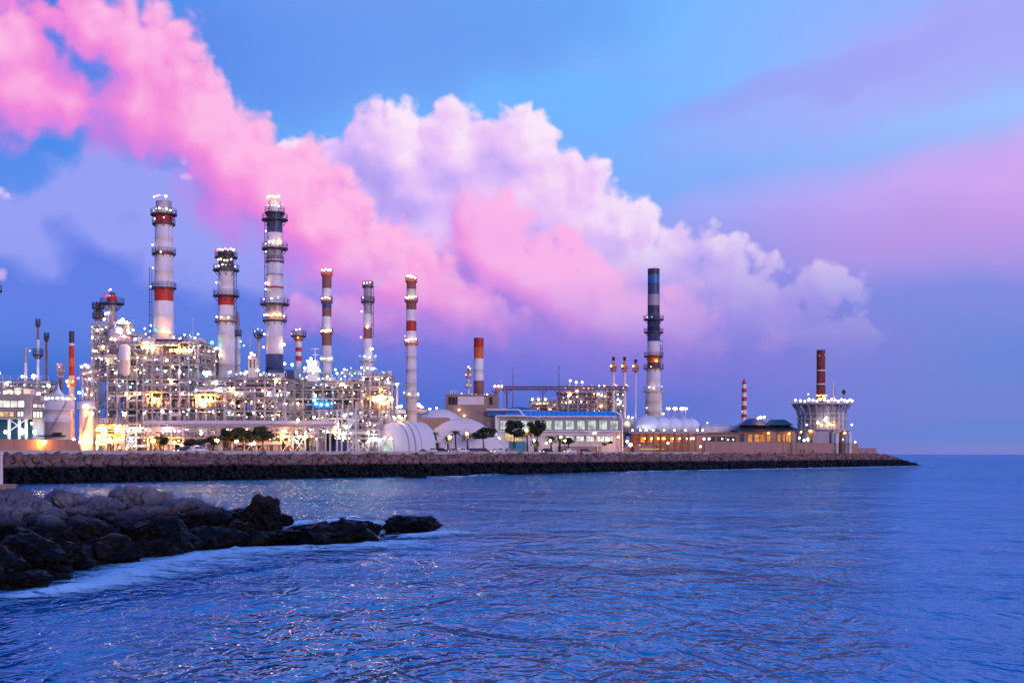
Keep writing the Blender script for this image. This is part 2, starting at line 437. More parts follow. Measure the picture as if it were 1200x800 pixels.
# ------------------------------------------------------------------ sea
def water_material():
    m = bpy.data.materials.new('sea_water'); m.use_nodes = True; w = NT(m.node_tree); w.n.clear()
    g = w.n.new('ShaderNodeNewGeometry'); P = g.outputs['Position']
    swell = w.noise(w.v('MULTIPLY', P, (0.8, 0.8, 0)), 0.05, 2, 0.5, '2D', 0.6)
    mid = w.noise(w.v('MULTIPLY', P, (1.0, 0.5, 0)), 0.26, 3, 0.55, '2D', 0.9)
    chop = w.noise(w.v('MULTIPLY', P, (1.0, 0.45, 0)), 1.0, 2, 0.55, '2D', 0.9)
    rip = w.noise(w.v('MULTIPLY', P, (1.0, 0.55, 0)), 3.0, 1, 0.5, '2D', 0.6)
    gust = w.sstep(w.noise(w.v('MULTIPLY', P, (0.5, 1.0, 0)), 0.02, 3, 0.55, '2D', 0.5), 0.3, 0.7, 0.6, 1.25)   # calmer and rougher patches
    h = w.m('ADD', w.m('MULTIPLY', swell, 1.4), w.m('MULTIPLY', mid, 0.7))
    h = w.m('ADD', h, w.m('MULTIPLY', w.m('ADD', w.m('MULTIPLY', chop, 0.24), w.m('MULTIPLY', rip, 0.07)), gust))
    bp = w.n.new('ShaderNodeBump'); bp.inputs['Strength'].default_value = 1.0; bp.inputs['Distance'].default_value = 1.0
    w.put(bp.inputs['Height'], h)
    body = w.n.new('ShaderNodeBsdfDiffuse'); body.inputs[0].default_value = (0.0, 0.27, 0.52, 1); w.put(body.inputs['Normal'], bp.outputs[0])
    surf = w.n.new('ShaderNodeBsdfGlossy'); surf.inputs['Color'].default_value = (0.50, 0.76, 1.0, 1); surf.inputs['Roughness'].default_value = 0.05; w.put(surf.inputs['Normal'], bp.outputs[0])
    fr = w.n.new('ShaderNodeFresnel'); fr.inputs['IOR'].default_value = 1.33; w.put(fr.inputs['Normal'], bp.outputs[0])
    mx = w.n.new('ShaderNodeMixShader'); w.put(mx.inputs[0], w.m('MULTIPLY', fr.outputs[0], 0.95)); w.l.new(body.outputs[0], mx.inputs[1]); w.l.new(surf.outputs[0], mx.inputs[2])
    out = w.n.new('ShaderNodeOutputMaterial'); w.l.new(mx.outputs[0], out.inputs[0])
    return m


def build_sea():
    mb = MB(); mb.ngon([(-30000, -400, 0), (30000, -400, 0), (30000, 60000, 0), (-30000, 60000, 0)])
    o = link('sea', mb.mesh('sea', water_material())); o['kind'] = 'structure'


build_sea()

# ------------------------------------------------------------------ rock meshes
import bmesh


def ico(sub):
    bm = bmesh.new(); bmesh.ops.create_icosphere(bm, subdivisions=sub, radius=1.0)
    vs = [v.co.copy() for v in bm.verts]; fs = [tuple(v.index for v in f.verts) for f in bm.faces]; bm.free()
    return vs, fs


_ICO = {k: ico(k) for k in (1, 2, 3, 4)}


def rock_verts(sub, seed, rough=0.16, cuts=9):
    r = random.Random(seed); vs, fs = _ICO[sub]
    planes = []
    for _ in range(cuts):
        n = Vector((r.gauss(0, 1), r.gauss(0, 1), r.gauss(0, 0.8))).normalized(); planes.append((n, r.uniform(0.5, 0.88)))
    off = Vector((r.uniform(-50, 50), r.uniform(-50, 50), r.uniform(-50, 50)))
    st = Vector((r.gauss(0, 0.5), r.gauss(0, 0.5), 1)).normalized(); sf = r.uniform(3.0, 6.0)     # bedding planes
    out = []
    for v in vs:
        p = v * (1.0 + rough * 1.6 * mnoise.noise(v * 1.1 + off))
        for n, d in planes:
            k = p.dot(n) - d
            if k > 0: p = p - n * (k * 0.96)
        if sub >= 2:
            rg = 1 - abs(mnoise.noise(v * 2.1 + off)) * 2
            p = p + v * (rough * 0.34 * rg - rough * 0.25 + rough * 0.3 * mnoise.noise(v * 4.1 + off))
        if sub >= 4:
            e = p.dot(st) * sf + 0.8 * mnoise.noise(v * 1.7 + off); e = e - math.floor(e)
            p = p + v * rough * (0.30 * (e - 0.5) + 0.28 * mnoise.noise(v * 8 + off) + 0.22 * abs(mnoise.noise(v * 17 + off)))
        out.append(p)
    return out, fs


def rock_material(name, dry, wet, zwet, zsoft, scale):
    m = bpy.data.materials.new(name); m.use_nodes = True; w = NT(m.node_tree)
    b = w.n['Principled BSDF']; g = w.n.new('ShaderNodeNewGeometry'); P = g.outputs['Position']
    n1 = w.noise(P, scale, 6, 0.65); n2 = w.noise(P, scale * 5, 4, 0.7); cr = w.voro(w.v('ADD', P, w.v('MULTIPLY', w.noise(P, scale * 2, 3, 0.6, out=1), (0.6, 0.6, 0.6))), scale * 0.9, '3D', 0, 0.5, 'DISTANCE_TO_EDGE')
    oi = w.n.new('ShaderNodeObjectInfo')
    d0 = (dry[0], dry[1], dry[2], 1); d1 = (dry[0] * 0.45, dry[1] * 0.42, dry[2] * 0.42, 1); d2 = (dry[0] * 1.25, dry[1] * 1.05, dry[2] * 0.95, 1)
    c = w.mix(w.sstep(n1, 0.35, 0.65), d0, d1); c = w.mix(w.m('MULTIPLY', w.sstep(n2, 0.5, 0.75), 0.6), c, d2)
    c = w.mix(w.m('MULTIPLY', oi.outputs['Random'], 0.75), c, (dry[0] * 0.5, dry[1] * 0.5, dry[2] * 0.55, 1))
    c = w.mix(w.m('MULTIPLY', w.sstep(cr, 0.03, 0.0), 0.45), c, (dry[0] * 0.2, dry[1] * 0.2, dry[2] * 0.2, 1))
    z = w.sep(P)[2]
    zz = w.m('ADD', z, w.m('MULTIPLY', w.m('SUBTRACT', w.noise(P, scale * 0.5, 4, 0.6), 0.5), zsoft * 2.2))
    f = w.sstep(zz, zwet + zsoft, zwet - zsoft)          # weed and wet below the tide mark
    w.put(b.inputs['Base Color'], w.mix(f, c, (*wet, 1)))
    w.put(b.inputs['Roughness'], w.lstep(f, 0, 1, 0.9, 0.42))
    w.put(b.inputs['Specular IOR Level'], w.lstep(f, 0, 1, 0.2, 0.09))
    h = w.m('ADD', w.m('MULTIPLY', n2, 0.25), w.m('ADD', w.m('MULTIPLY', n1, 0.5), w.m('MULTIPLY', w.sstep(cr, 0.0, 0.05), 0.14)))
    bp = w.n.new('ShaderNodeBump'); bp.inputs['Strength'].default_value = 0.9; bp.inputs['Distance'].default_value = 0.32 / scale
    w.put(bp.inputs['Height'], h); w.put(b.inputs['Normal'], bp.outputs[0])
    return m


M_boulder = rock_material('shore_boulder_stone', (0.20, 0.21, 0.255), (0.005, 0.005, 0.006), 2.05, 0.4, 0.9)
M_armour = rock_material('armour_stone', (0.31, 0.20, 0.18), (0.006, 0.006, 0.007), 2.95, 0.38, 0.5)
M_skerry = rock_material('skerry_stone', (0.03, 0.03, 0.034), (0.005, 0.005, 0.006), 2.2, 0.6, 0.9)


def rock_obj(name, c, r, seed, mat, sub=3, parent=None, rz=0.0, rough=0.16, cuts=9):
    vs, fs = rock_verts(sub, seed, rough, cuts)
    me = bpy.data.meshes.new(name); me.from_pydata([(v.x * r[0], v.y * r[1], v.z * r[2]) for v in vs], [], fs)
    me.materials.append(mat); me.polygons.foreach_set('use_smooth', [sub == 3] * len(fs)); me.update()
    return link(name, me, parent, c, rz)


# ------------------------------------------------------------------ breakwater, quay and land
BA = Vector((-83.0, 231.0)); BU = Vector((254.0, 364.0)).normalized(); BN = Vector((-BU.y, BU.x))
BLEN = 444.0


def bw(a, n, z=0.0):
    """point at a metres along the waterline, n metres inland"""
    q = BA + BU * a + BN * n
    return (q.x, q.y, z)


def along(px, n=0.0):
    """how far along the (offset) quay line the ray of a photo column meets it"""
    k = (px - 600.0) / FPX; q = BA + BN * n
    return (k * q.y - q.x) / (BU.x - k * BU.y)


def Dat(px, n=0.0):
    return bw(along(px, n), n)[1]


def build_breakwater():
    root = thing('breakwater', 'long rubble breakwater of pinkish stones over a black wet foot', 'breakwater', bw(0, 0))
    O = Vector(bw(0, 0))
    # core
    mb = MB(); prof = [(-2.0, -1.5), (0.4, 0.0), (4.0, 2.6), (6.6, 4.9), (8.5, 5.1)]
    st = [-70 + i * 12 for i in range(44)]; st = [a for a in st if a < BLEN - 22] + [BLEN - 22]
    for a in st:
        for n, z in prof: q = bw(a, n + 0.7, z - 0.3); mb.v.append((q[0] - O.x, q[1] - O.y, q[2]))
    k = len(prof)
    for i in range(len(st) - 1):
        for j in range(k - 1): mb.face((i * k + j, (i + 1) * k + j, (i + 1) * k + j + 1, i * k + j + 1))
    link('core', mb.mesh('core', M_armour), root)
    r = random.Random(11)
    lib = []
    for i in range(12):
        vs, fs = rock_verts(2, 500 + i, 0.2, 8)
        me = bpy.data.meshes.new('stone'); me.from_pydata([tuple(v) for v in vs], [], fs); me.materials.append(M_armour)
        me.polygons.foreach_set('use_smooth', [False] * len(fs)); lib.append(me)
    libs = [rock_verts(1, 700 + i, 0.2, 7) for i in range(24)]
    spots = []
    a = -62.0
    while a < BLEN:
        size = 0.72 if a < 120 else 0.85
        tip = a > BLEN - 26                                     # the mole dips into the sea at its head
        for row in range(8):
            n = 0.2 + row * 0.95
            top = 5.0 if not tip else 5.0 * max(0.12, 1 - (a - BLEN + 26) / 26.0)
            z = min(top, 0.05 + row * 0.655)
            if z < row * 0.5 and tip and r.random() < 0.5: continue
            rr = size * r.choice((0.6, 0.75, 0.9, 1.0, 1.1, 1.3, 1.5))
            if row == 0: z -= 0.2
            spots.append((a + r.uniform(-0.6, 0.6), n + r.uniform(-0.3, 0.3), z + r.uniform(-0.2, 0.15), rr))
        if tip and a > BLEN - 22:
            for _ in range(5): spots.append((a + r.uniform(-0.7, 0.7), r.uniform(7, 12), r.uniform(0.0, 0.25) + 3.5 * max(0.05, 1 - (a - BLEN + 24) / 22.0), size * r.uniform(0.7, 1.3)))
        a += 1.12 * size / 0.72
    # the 300 that show largest: nearest inside the frame, above the black foot
    vis = [s for s in spots if along(2, s[1]) < s[0] < along(330, s[1]) and s[2] > 2.5]
    vis.sort(key=lambda s: s[0]); big = set(id(s) for s in vis[:300])
    rub = MB()
    for s in spots:
        q = Vector(bw(s[0], s[1], s[2])) - Vector((O.x, O.y, 0))
        if id(s) in big:
            o = link('stone', lib[r.randrange(12)], root, q, 0, (s[3] * r.uniform(0.9, 1.3), s[3] * r.uniform(0.8, 1.1), s[3] * r.uniform(0.7, 0.95)))
            o.rotation_euler = (r.uniform(-0.7, 0.7), r.uniform(-0.7, 0.7), r.uniform(0, 6.28))
        else:
            vs, fs = libs[r.randrange(24)]; b = len(rub.v); th = r.uniform(0, 6.28); ca, sa = cos(th), sin(th)
            kx, ky, kz = s[3] * r.uniform(0.85, 1.3), s[3] * r.uniform(0.8, 1.1), s[3] * r.uniform(0.7, 1.0)
            rub.v.extend((q.x + v.x * kx * ca - v.y * ky * sa, q.y + v.x * kx * sa + v.y * ky * ca, q.z + v.z * kz) for v in vs)
            for f in fs: rub.face([b + i for i in f])
    o = link('rubble', rub.mesh('rubble', M_armour), root); o['kind'] = 'stuff'


def build_land():
    mb = MB()
    e0, e1 = bw(-120, 8.2), bw(BLEN - 24, 8.2)
    poly = [e0[:2], e1[:2], (PX(1022, 600), 600), (PX(985, 700), 700), (-60, 720), (-420, 640), (-420, 200)]
    mb.prism(poly, 1.0, GZ - 0.2); o = link('ground', mb.mesh('ground', M_ground)); o['kind'] = 'structure'
    mb = MB(); a0, a1 = -118, along(826, 16)                       # quay road along the top
    q = [bw(a0, 10.5), bw(a1, 10.5), bw(a1, 19), bw(a0, 19)]
    mb.ngon([(p[0], p[1], GZ - 0.12) for p in q]); o = link('road', mb.mesh('road', M_asph)); o['kind'] = 'structure'
    mb = MB()
    for n in (11.2, 18.3):
        q = [bw(a0, n), bw(a1, n), bw(a1, n + 0.15), bw(a0, n + 0.15)]; mb.ngon([(p[0], p[1], GZ - 0.112) for p in q])
    a = a0
    while a < a1 - 3:
        q = [bw(a, 14.7), bw(a + 3, 14.7), bw(a + 3, 14.85), bw(a, 14.85)]; mb.ngon([(p[0], p[1], GZ - 0.112) for p in q]); a += 9
    o = link('road_markings', mb.mesh('road_markings', M_white)); o['kind'] = 'structure'
    mb = MB(); q = [bw(a0, 8.6)[:2], bw(a1, 8.6)[:2], bw(a1, 10.4)[:2], bw(a0, 10.4)[:2]]
    mb.prism(q, GZ - 0.3, GZ); o = link('pavement', mb.mesh('pavement', M_lconc)); o['kind'] = 'structure'


def wall_run(name, label, a0, a1, n, z0, z1, th, mat, cope, step, post=None, coping_mat=None, cat='wall'):
    """a straight wall on the quay: panels with recessed joints, coping and posts, each its own part"""
    b0 = bw(a0, n, 0); rz = math.atan2(BU.y, BU.x)
    root = thing(name, label, cat, (b0[0], b0[1], z0), None, rz)
    L = a1 - a0; k = max(1, round(L / step)); w = L / k
    pm = MB().bb(0.03, w - 0.03, 0, th, 0, z1 - z0).mesh('panel', mat)
    cm = MB().bb(0.0, w - 0.01, -0.08, th + 0.08, z1 - z0, z1 - z0 + cope).mesh('coping_stone', coping_mat or mat)
    core = MB().bb(0, L, 0.06, th - 0.06, -0.3, z1 - z0 - 0.05); link('core', core.mesh('core', mat), root)
    pmesh = MB().bb(-0.09, 0.09, -0.14, -0.005, 0, z1 - z0 - 0.01).mesh('post', post) if post else None
    for i in range(k):
        link('panel', pm, root, (i * w, 0, 0)); link('coping_stone', cm, root, (i * w, 0, 0))
        if post: link('post', pmesh, root, (i * w, 0, 0))
    return root


build_breakwater()
build_land()
wall_run('parapet_wall', 'long low pale concrete parapet along the top of the breakwater', -60, along(832, 8.3), 8.3, GZ - 0.35, GZ + 0.36, 0.35, M_lconc, 0.12, 6.0, M_lconc, M_lconc)
wall_run('boundary_wall', 'salmon rendered wall below the round tank at the left edge', along(-40, 21), along(93, 21), 21, GZ - 0.1, GZ + 2.35, 0.4, M_salmon, 0.18, 5.0)
wall_run('boundary_wall', 'brown rendered wall behind the trees, left of the shipping containers', along(318, 22), along(391, 22), 22, GZ - 0.1, GZ + 2.6, 0.4, M_salmon, 0.18, 5.0)
wall_run('boundary_wall', 'low tan wall between the round trees and the ball tank deck', along(655, 21), along(742, 21), 21, GZ - 0.1, GZ + 1.9, 0.4, M_tan, 0.18, 6.0)
wall_run('boundary_wall', 'tan wall carrying a yellow light strip under the ball tanks', along(744, 19.5), along(822, 19.5), 19.5, GZ - 0.1, GZ + 2.4, 0.4, M_tan, 0.18, 6.0)
wall_run('sea_wall', 'tall brown sea wall below the dark roofed pavilion on the mole', along(826, 9.0), along(1006, 9.0), 9.0, GZ - 0.4, GZ + 3.7, 0.8, M_salmon, 0.25, 8.0)
wall_run('sea_wall', 'short lower step of brown sea wall at the seaward end', along(1006.2, 9.0), along(1027, 9.0), 9.0, GZ - 0.4, GZ + 2.0, 0.8, M_salmon, 0.25, 5.0)

# ------------------------------------------------------------------ near shore: boulders, skerries, foam
def build_outcrop():
    root = thing('rock_headland', 'jumbled heap of boulders in the left foreground, pale on top and black at the waterline', 'rocks', (PX(60, 66), 66, 0))
    O = Vector((PX(60, 66), 66, 0))
    def P(px, py, D): return Vector((PX(px, D), D, PZ(py, D))) - O
    # core mound that the boulders lie on
    mb = MB(); nx, ny = 40, 16; rr = random.Random(3)
    for j in range(ny + 1):
        for i in range(nx + 1):
            u, v = i / nx, j / ny
            px = -160 + u * 465; d0 = 50 + 27 * u; D = d0 - 2 + v * (34 - 12 * u)
            hmax = 2.2 * (1 - u) ** 0.4 + 0.35
            z = hmax * sin(pi * min(1, max(0, v * 1.02 - 0.01))) ** 0.8 - 0.5 + 0.5 * mnoise.noise(Vector((px * 0.03, D * 0.35, 1.3)))
            q = Vector((PX(px, D), D, z)) - O; mb.v.append(tuple(q))
    for j in range(ny):
        for i in range(nx): b = j * (nx + 1) + i; mb.face((b, b + 1, b + nx + 2, b + nx + 1), 0, True)
    link('core', mb.mesh('core', M_boulder), root)
    # px, py (centre in photo), half-width, half-height in photo px, distance, seed, subdivisions
    B = [(165, 596, 42, 24, 84, 1, 4), (75, 592, 27, 20, 80, 2, 4), (122, 598, 30, 14, 77, 3, 4), (20, 597, 34, 20, 78, 4, 4), (44, 604, 24, 17, 74, 5, 4),
         (8, 612, 30, 18, 70, 6, 4), (90, 608, 20, 13, 74, 7, 4), (125, 613, 21, 12, 73, 8, 4), (175, 611, 38, 13, 75, 9, 4), (180, 608, 32, 12, 78, 10, 4), (60, 612, 22, 14, 71, 11, 4),
         (217, 600, 30, 14, 82, 12, 4), (248, 606, 26, 13, 82, 13, 4), (283, 608, 18, 10, 84, 14, 4), (232, 618, 36, 14, 79, 15, 4), (150, 625, 34, 18, 71, 16, 4), (195, 630, 40, 18, 73, 17, 4),
         (105, 632, 36, 20, 67, 18, 4), (60, 632, 36, 22, 65, 19, 4), (14, 634, 36, 20, 64, 20, 4), (250, 632, 34, 13, 76, 21, 4), (283, 626, 22, 12, 79, 22, 4), (-40, 625, 40, 30, 66, 23, 3),
         (30, 655, 44, 22, 58, 24, 4), (84, 650, 34, 19, 62, 25, 4), (-20, 668, 50, 28, 54, 26, 4), (22, 684, 34, 14, 53, 27, 4), (130, 646, 34, 14, 65, 28, 4), (180, 644, 26, 10, 69, 29, 4),
         (62, 668, 30, 12, 57.5, 30, 4), (70, 676, 16, 6, 56, 31, 3), (-60, 690, 50, 26, 50, 32, 3), (5, 620, 26, 14, 69, 33, 3), (92, 620, 22, 12, 70, 34, 3), (-30, 600, 40, 20, 76, 35, 3),
         (140, 606, 10, 7, 74, 36, 3), (108, 604, 9, 6, 74, 37, 3), (204, 618, 14, 8, 75, 38, 3), (266, 618, 12, 8, 80, 39, 3), (160, 614, 8, 6, 73, 40, 3), (72, 622, 12, 8, 69, 41, 3),
         (36, 622, 14, 9, 68, 42, 3), (120, 622, 13, 8, 70, 43, 3), (222, 640, 22, 9, 74, 44, 3), (205, 648, 10, 4, 70, 45, 3), (150, 655, 12, 4, 66, 46, 3), (100, 662, 14, 5, 61, 47, 3), (52, 690, 8, 4, 52.5, 48, 3),
         (300, 634, 20, 9, 78, 49, 3), (-10, 585, 22, 14, 82, 50, 3), (140, 580, 14, 8, 88, 51, 3), (100, 590, 16, 8, 84, 52, 3), (195, 590, 16, 10, 87, 53, 3), (15, 640, 12, 8, 60, 54, 3), (115, 645, 12, 8, 63, 55, 3)]
    for px, py, hw, hh, D, seed, sub in B:
        s = D / FPX
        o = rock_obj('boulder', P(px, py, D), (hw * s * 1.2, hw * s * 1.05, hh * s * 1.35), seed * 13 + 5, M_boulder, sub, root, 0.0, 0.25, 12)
        o.rotation_euler = (rr.uniform(-0.12, 0.12), rr.uniform(-0.15, 0.15), rr.uniform(-0.4, 0.4))
    # smaller stones wedged between and in front of them
    lib = []
    for i in range(8):
        vs, fs = rock_verts(3, 900 + i, 0.34, 11); me = bpy.data.meshes.new('stone'); me.from_pydata([tuple(v) for v in vs], [], fs); me.materials.append(M_boulder)
        me.polygons.foreach_set('use_smooth', [True] * len(fs)); lib.append(me)
    for i in range(120):
        u = rr.random(); v = rr.random(); px = -40 + 330 * u; D = 52 + 25 * (px + 20) / 310 + 12 * v
        pyl = HOR + CAMH * FPX / D; z = 0.1 + 2.0 * v * (1 - 0.5 * u) + rr.uniform(-0.15, 0.25); k = rr.uniform(0.22, 0.6)
        o = link('stone', lib[i % 8], root, Vector((PX(px, D), D, z)) - O, 0, (k * 1.3, k, k * 0.8)); o.rotation_euler = (rr.uniform(-.6, .6), rr.uniform(-.6, .6), rr.uniform(0, 6.28))


def build_skerries():
    S = [(304, 604, 25, 20, 84, 'tall black rock rising from the sea beside the boulder headland'),
         (331, 606, 12, 6, 88, 'small black rock peeking out just behind the tall one'),
         (352, 630, 56, 14, 79, 'long low black rock lying in front of the others at the waterline'),
         (398, 626, 40, 16, 81, 'humped black rock in the middle of the skerry row'),
         (424, 619, 22, 10, 86, 'rounded black rock right of the humped one'),
         (482, 617, 34, 12, 90, 'flat topped black rock farthest right of the near skerries'),
         (461, 627, 18, 4, 87, 'thin black ledge awash left of the flat topped rock')]
    for i, (px, py, hw, hh, D, lab) in enumerate(S):
        s = D / FPX
        o = rock_obj('sea_rock', (PX(px, D), D, PZ(py, D) - 0.1), (hw * s * 1.15, hw * s * 0.9, hh * s * 1.3 + 0.1), 90 + i * 7, M_skerry, 4, None, 0.0, 0.36, 11)
        tag(o, lab, 'rock', 'black rocks off the headland')
    for px, py, hw, hh, D, lab, sd in ((487, 556, 15, 5, 298, 'low black reef in front of the breakwater', 301), (955, 544, 12, 3, 530, 'small reef with breaking surf below the seaward sea wall', 302)):
        s = D / FPX
        o = rock_obj('reef', (PX(px, D), D, -0.1), (hw * s * 1.1, hw * s * 0.5, hh * s * 1.8), sd, M_skerry, 3, None, 0, 0.3, 8)
        tag(o, lab, 'rock')


def foam_material():
    m = bpy.data.materials.new('sea_foam'); m.use_nodes = True; w = NT(m.node_tree)
    b = w.n['Principled BSDF']; g = w.n.new('ShaderNodeNewGeometry'); P = g.outputs['Position']
    b.inputs['Base Color'].default_value = (0.55, 0.88, 1.0, 1); b.inputs['Roughness'].default_value = 0.9
    b.inputs['Specular IOR Level'].default_value = 0.1
    at = w.n.new('ShaderNodeAttribute'); at.attribute_name = 'cover'
    n = w.noise(w.v('MULTIPLY', P, (0.6, 0.8, 1.0)), 0.7, 5, 0.68, '3D', 1.2)
    n2 = w.noise(w.v('MULTIPLY', P, (0.7, 0.8, 1.0)), 2.8, 4, 0.68, '3D', 1.0)
    k = w.m('ADD', at.outputs['Fac'], w.m('MULTIPLY', w.m('SUBTRACT', w.m('ADD', w.m('MULTIPLY', n, 0.6), w.m('MULTIPLY', n2, 0.4)), 0.5), 4.2))
    a = w.sstep(k, 0.1, 1.0, 0.0, 0.96)
    a = w.m('MULTIPLY', a, w.sstep(at.outputs['Fac'], 0.0, 0.3))
    w.put(b.inputs['Alpha'], a)
    return m


M_foam = foam_material()


def foam(label_name, pts, parent=None, lift=0.05, hump=0.3):
    """wash along a line: pts = (x, y, inner half width, outer half width); thickest near the middle"""
    n = 14; mb = MB(); cov = []
    # resample
    dense = []
    for (a, b) in zip(pts, pts[1:]):
        k = max(2, int(Vector((b[0] - a[0], b[1] - a[1])).length / 0.9))
        for i in range(k): t = i / k; dense.append(tuple(a[c] + (b[c] - a[c]) * t for c in range(4)))
    dense.append(pts[-1]); m = len(dense)
    for i, (x, y, w0, w1) in enumerate(dense):
        j0, j1 = max(0, i - 2), min(m - 1, i + 2)
        d = Vector((dense[j1][0] - dense[j0][0], dense[j1][1] - dense[j0][1])).normalized(); nn = Vector((-d.y, d.x))
        for k in range(n + 1):
            t = k / n * 2 - 1; off = t * (w1 if t > 0 else w0)
            end = min(1, 6 * i / m, 6 * (m - 1 - i) / m)
            c = max(0, 1 - abs(t)) ** 1.15 * (0.15 + 0.85 * end)
            hz = lift + hump * (c ** 2) * (0.6 + 0.8 * mnoise.noise(Vector((x * 0.8 + nn.x * off, y * 0.8 + nn.y * off, 2.0))))
            mb.v.append((x + nn.x * off, y + nn.y * off, max(0.02, hz))); cov.append(c)
    for i in range(m - 1):
        for k in range(n): b = i * (n + 1) + k; mb.face((b, b + 1, b + n + 2, b + n + 1), 0, True)
    me = mb.mesh('sea_foam', M_foam); at = me.attributes.new('cover', 'FLOAT', 'POINT'); at.data.foreach_set('value', cov)
    o = link('sea_foam', me, parent); o['kind'] = 'stuff'; o['label'] = label_name
    return o


def build_foam():
    def S(px, py, a, b): x, y = sea(px, py); return (x, y, a, b)
    # left to right along the near rocks; 'a' is the half width towards the camera
    foam('pale blue wash along the near boulders', [S(-120, 720, 3.5, 3), S(-30, 708, 2.6, 3), S(40, 698, 2.2, 2.5), S(100, 690, 2.4, 2.5), S(150, 672, 5.5, 3.4), S(200, 660, 6.0, 3.6), S(250, 651, 6.0, 3.6), S(300, 645, 6.0, 3.5), S(360, 643, 6.0, 3.4), S(420, 642, 5.6, 3), S(470, 636, 4.4, 3), S(540, 630, 4, 4)])
    foam('pale blue wash behind the headland rocks', [S(300, 622, 2.0, 1.5), S(328, 616, 2.5, 3), S(360, 613, 3, 3.5), S(410, 611, 2.6, 3.0), S(450, 616, 2.5, 3), S(500, 622, 3, 3), S(560, 622, 2.5, 3)])
    foam('milky surf round the flat topped rock', [S(440, 630, 2, 2), S(480, 629, 2.6, 2.2), S(520, 626, 2.6, 2.2), S(580, 626, 2, 2)])
    foam('surf line at the foot of the mole', [bw(along(610), -1.5)[:2] + (1.2, 2.2), bw(along(700), -1.5)[:2] + (2.0, 2.4), bw(along(800), -1.8)[:2] + (2.6, 2.6), bw(along(900), -2)[:2] + (3.2, 3), bw(along(960), -2.5)[:2] + (8, 3), bw(along(1030), -2.5)[:2] + (8, 3), bw(along(1075), -2)[:2] + (10, 5), bw(along(1110), 4)[:2] + (3, 4)], hump=0.35)
    foam('surf round the low reef', [bw(along(455), -2.2)[:2] + (1.2, 1.2), bw(along(470), -11)[:2] + (2.2, 2.2), bw(along(505), -11)[:2] + (2.2, 2.2), bw(along(550), -2)[:2] + (1.0, 1.2), bw(along(600), -1.2)[:2] + (0.8, 1.2)], hump=0.25)
    x, y = sea(955, 547.5)
    foam('white breaker on the small reef', [(x - 7, y + 1, 1.5, 2), (x - 2, y + 2, 2, 2.5), (x + 3, y + 2, 2, 2.5), (x + 8, y + 1, 1.2, 2)], hump=1.3)


build_outcrop()
build_skerries()
build_foam()

# ------------------------------------------------------------------ chimneys, masts and columns
def add_platform(t, py, hw, r_in, mat=None, rail=1.1, thick=0.35, rail_mat=None, cx=0.0, cy=0.0, n=18):
    """ring platform round a shaft, with its railing as a sub-part"""
    mat = mat or M_dark; z = t.Z(py); R0 = hw * t.s
    mb = MB(); r_in = min(r_in, R0 * 0.8)
    mb.lathe([(r_in, 0), (R0, 0), (R0, thick), (r_in, thick), (r_in, 0)], n, (cx, cy, z - thick), 0, smooth=False)
    for i in range(8):
        a = 2 * pi * i / 8 + 0.2
        mb.cyl((cx + r_in * cos(a), cy + r_in * sin(a), z - thick - (R0 - r_in) * 0.9), (cx + R0 * 0.93 * cos(a), cy + R0 * 0.93 * sin(a), z - thick * 0.6), 0.09, 0.09, 4)
    p = t.part('platform', mb, mat)
    rb = MB()
    for k in (0.5, 1.0):
        rb.lathe([(R0 * 0.965, 0), (R0 * 0.985, 0.04), (R0 * 0.965, 0.09)], n, (cx, cy, z + rail * k), 0)
    for i in range(n):
        a = 2 * pi * i / n; rb.box((cx + R0 * 0.975 * cos(a), cy + R0 * 0.975 * sin(a), z + rail / 2), (0.07, 0.07, rail), 0, a)
    t.part('railing', rb, rail_mat or mat, p)
    return p


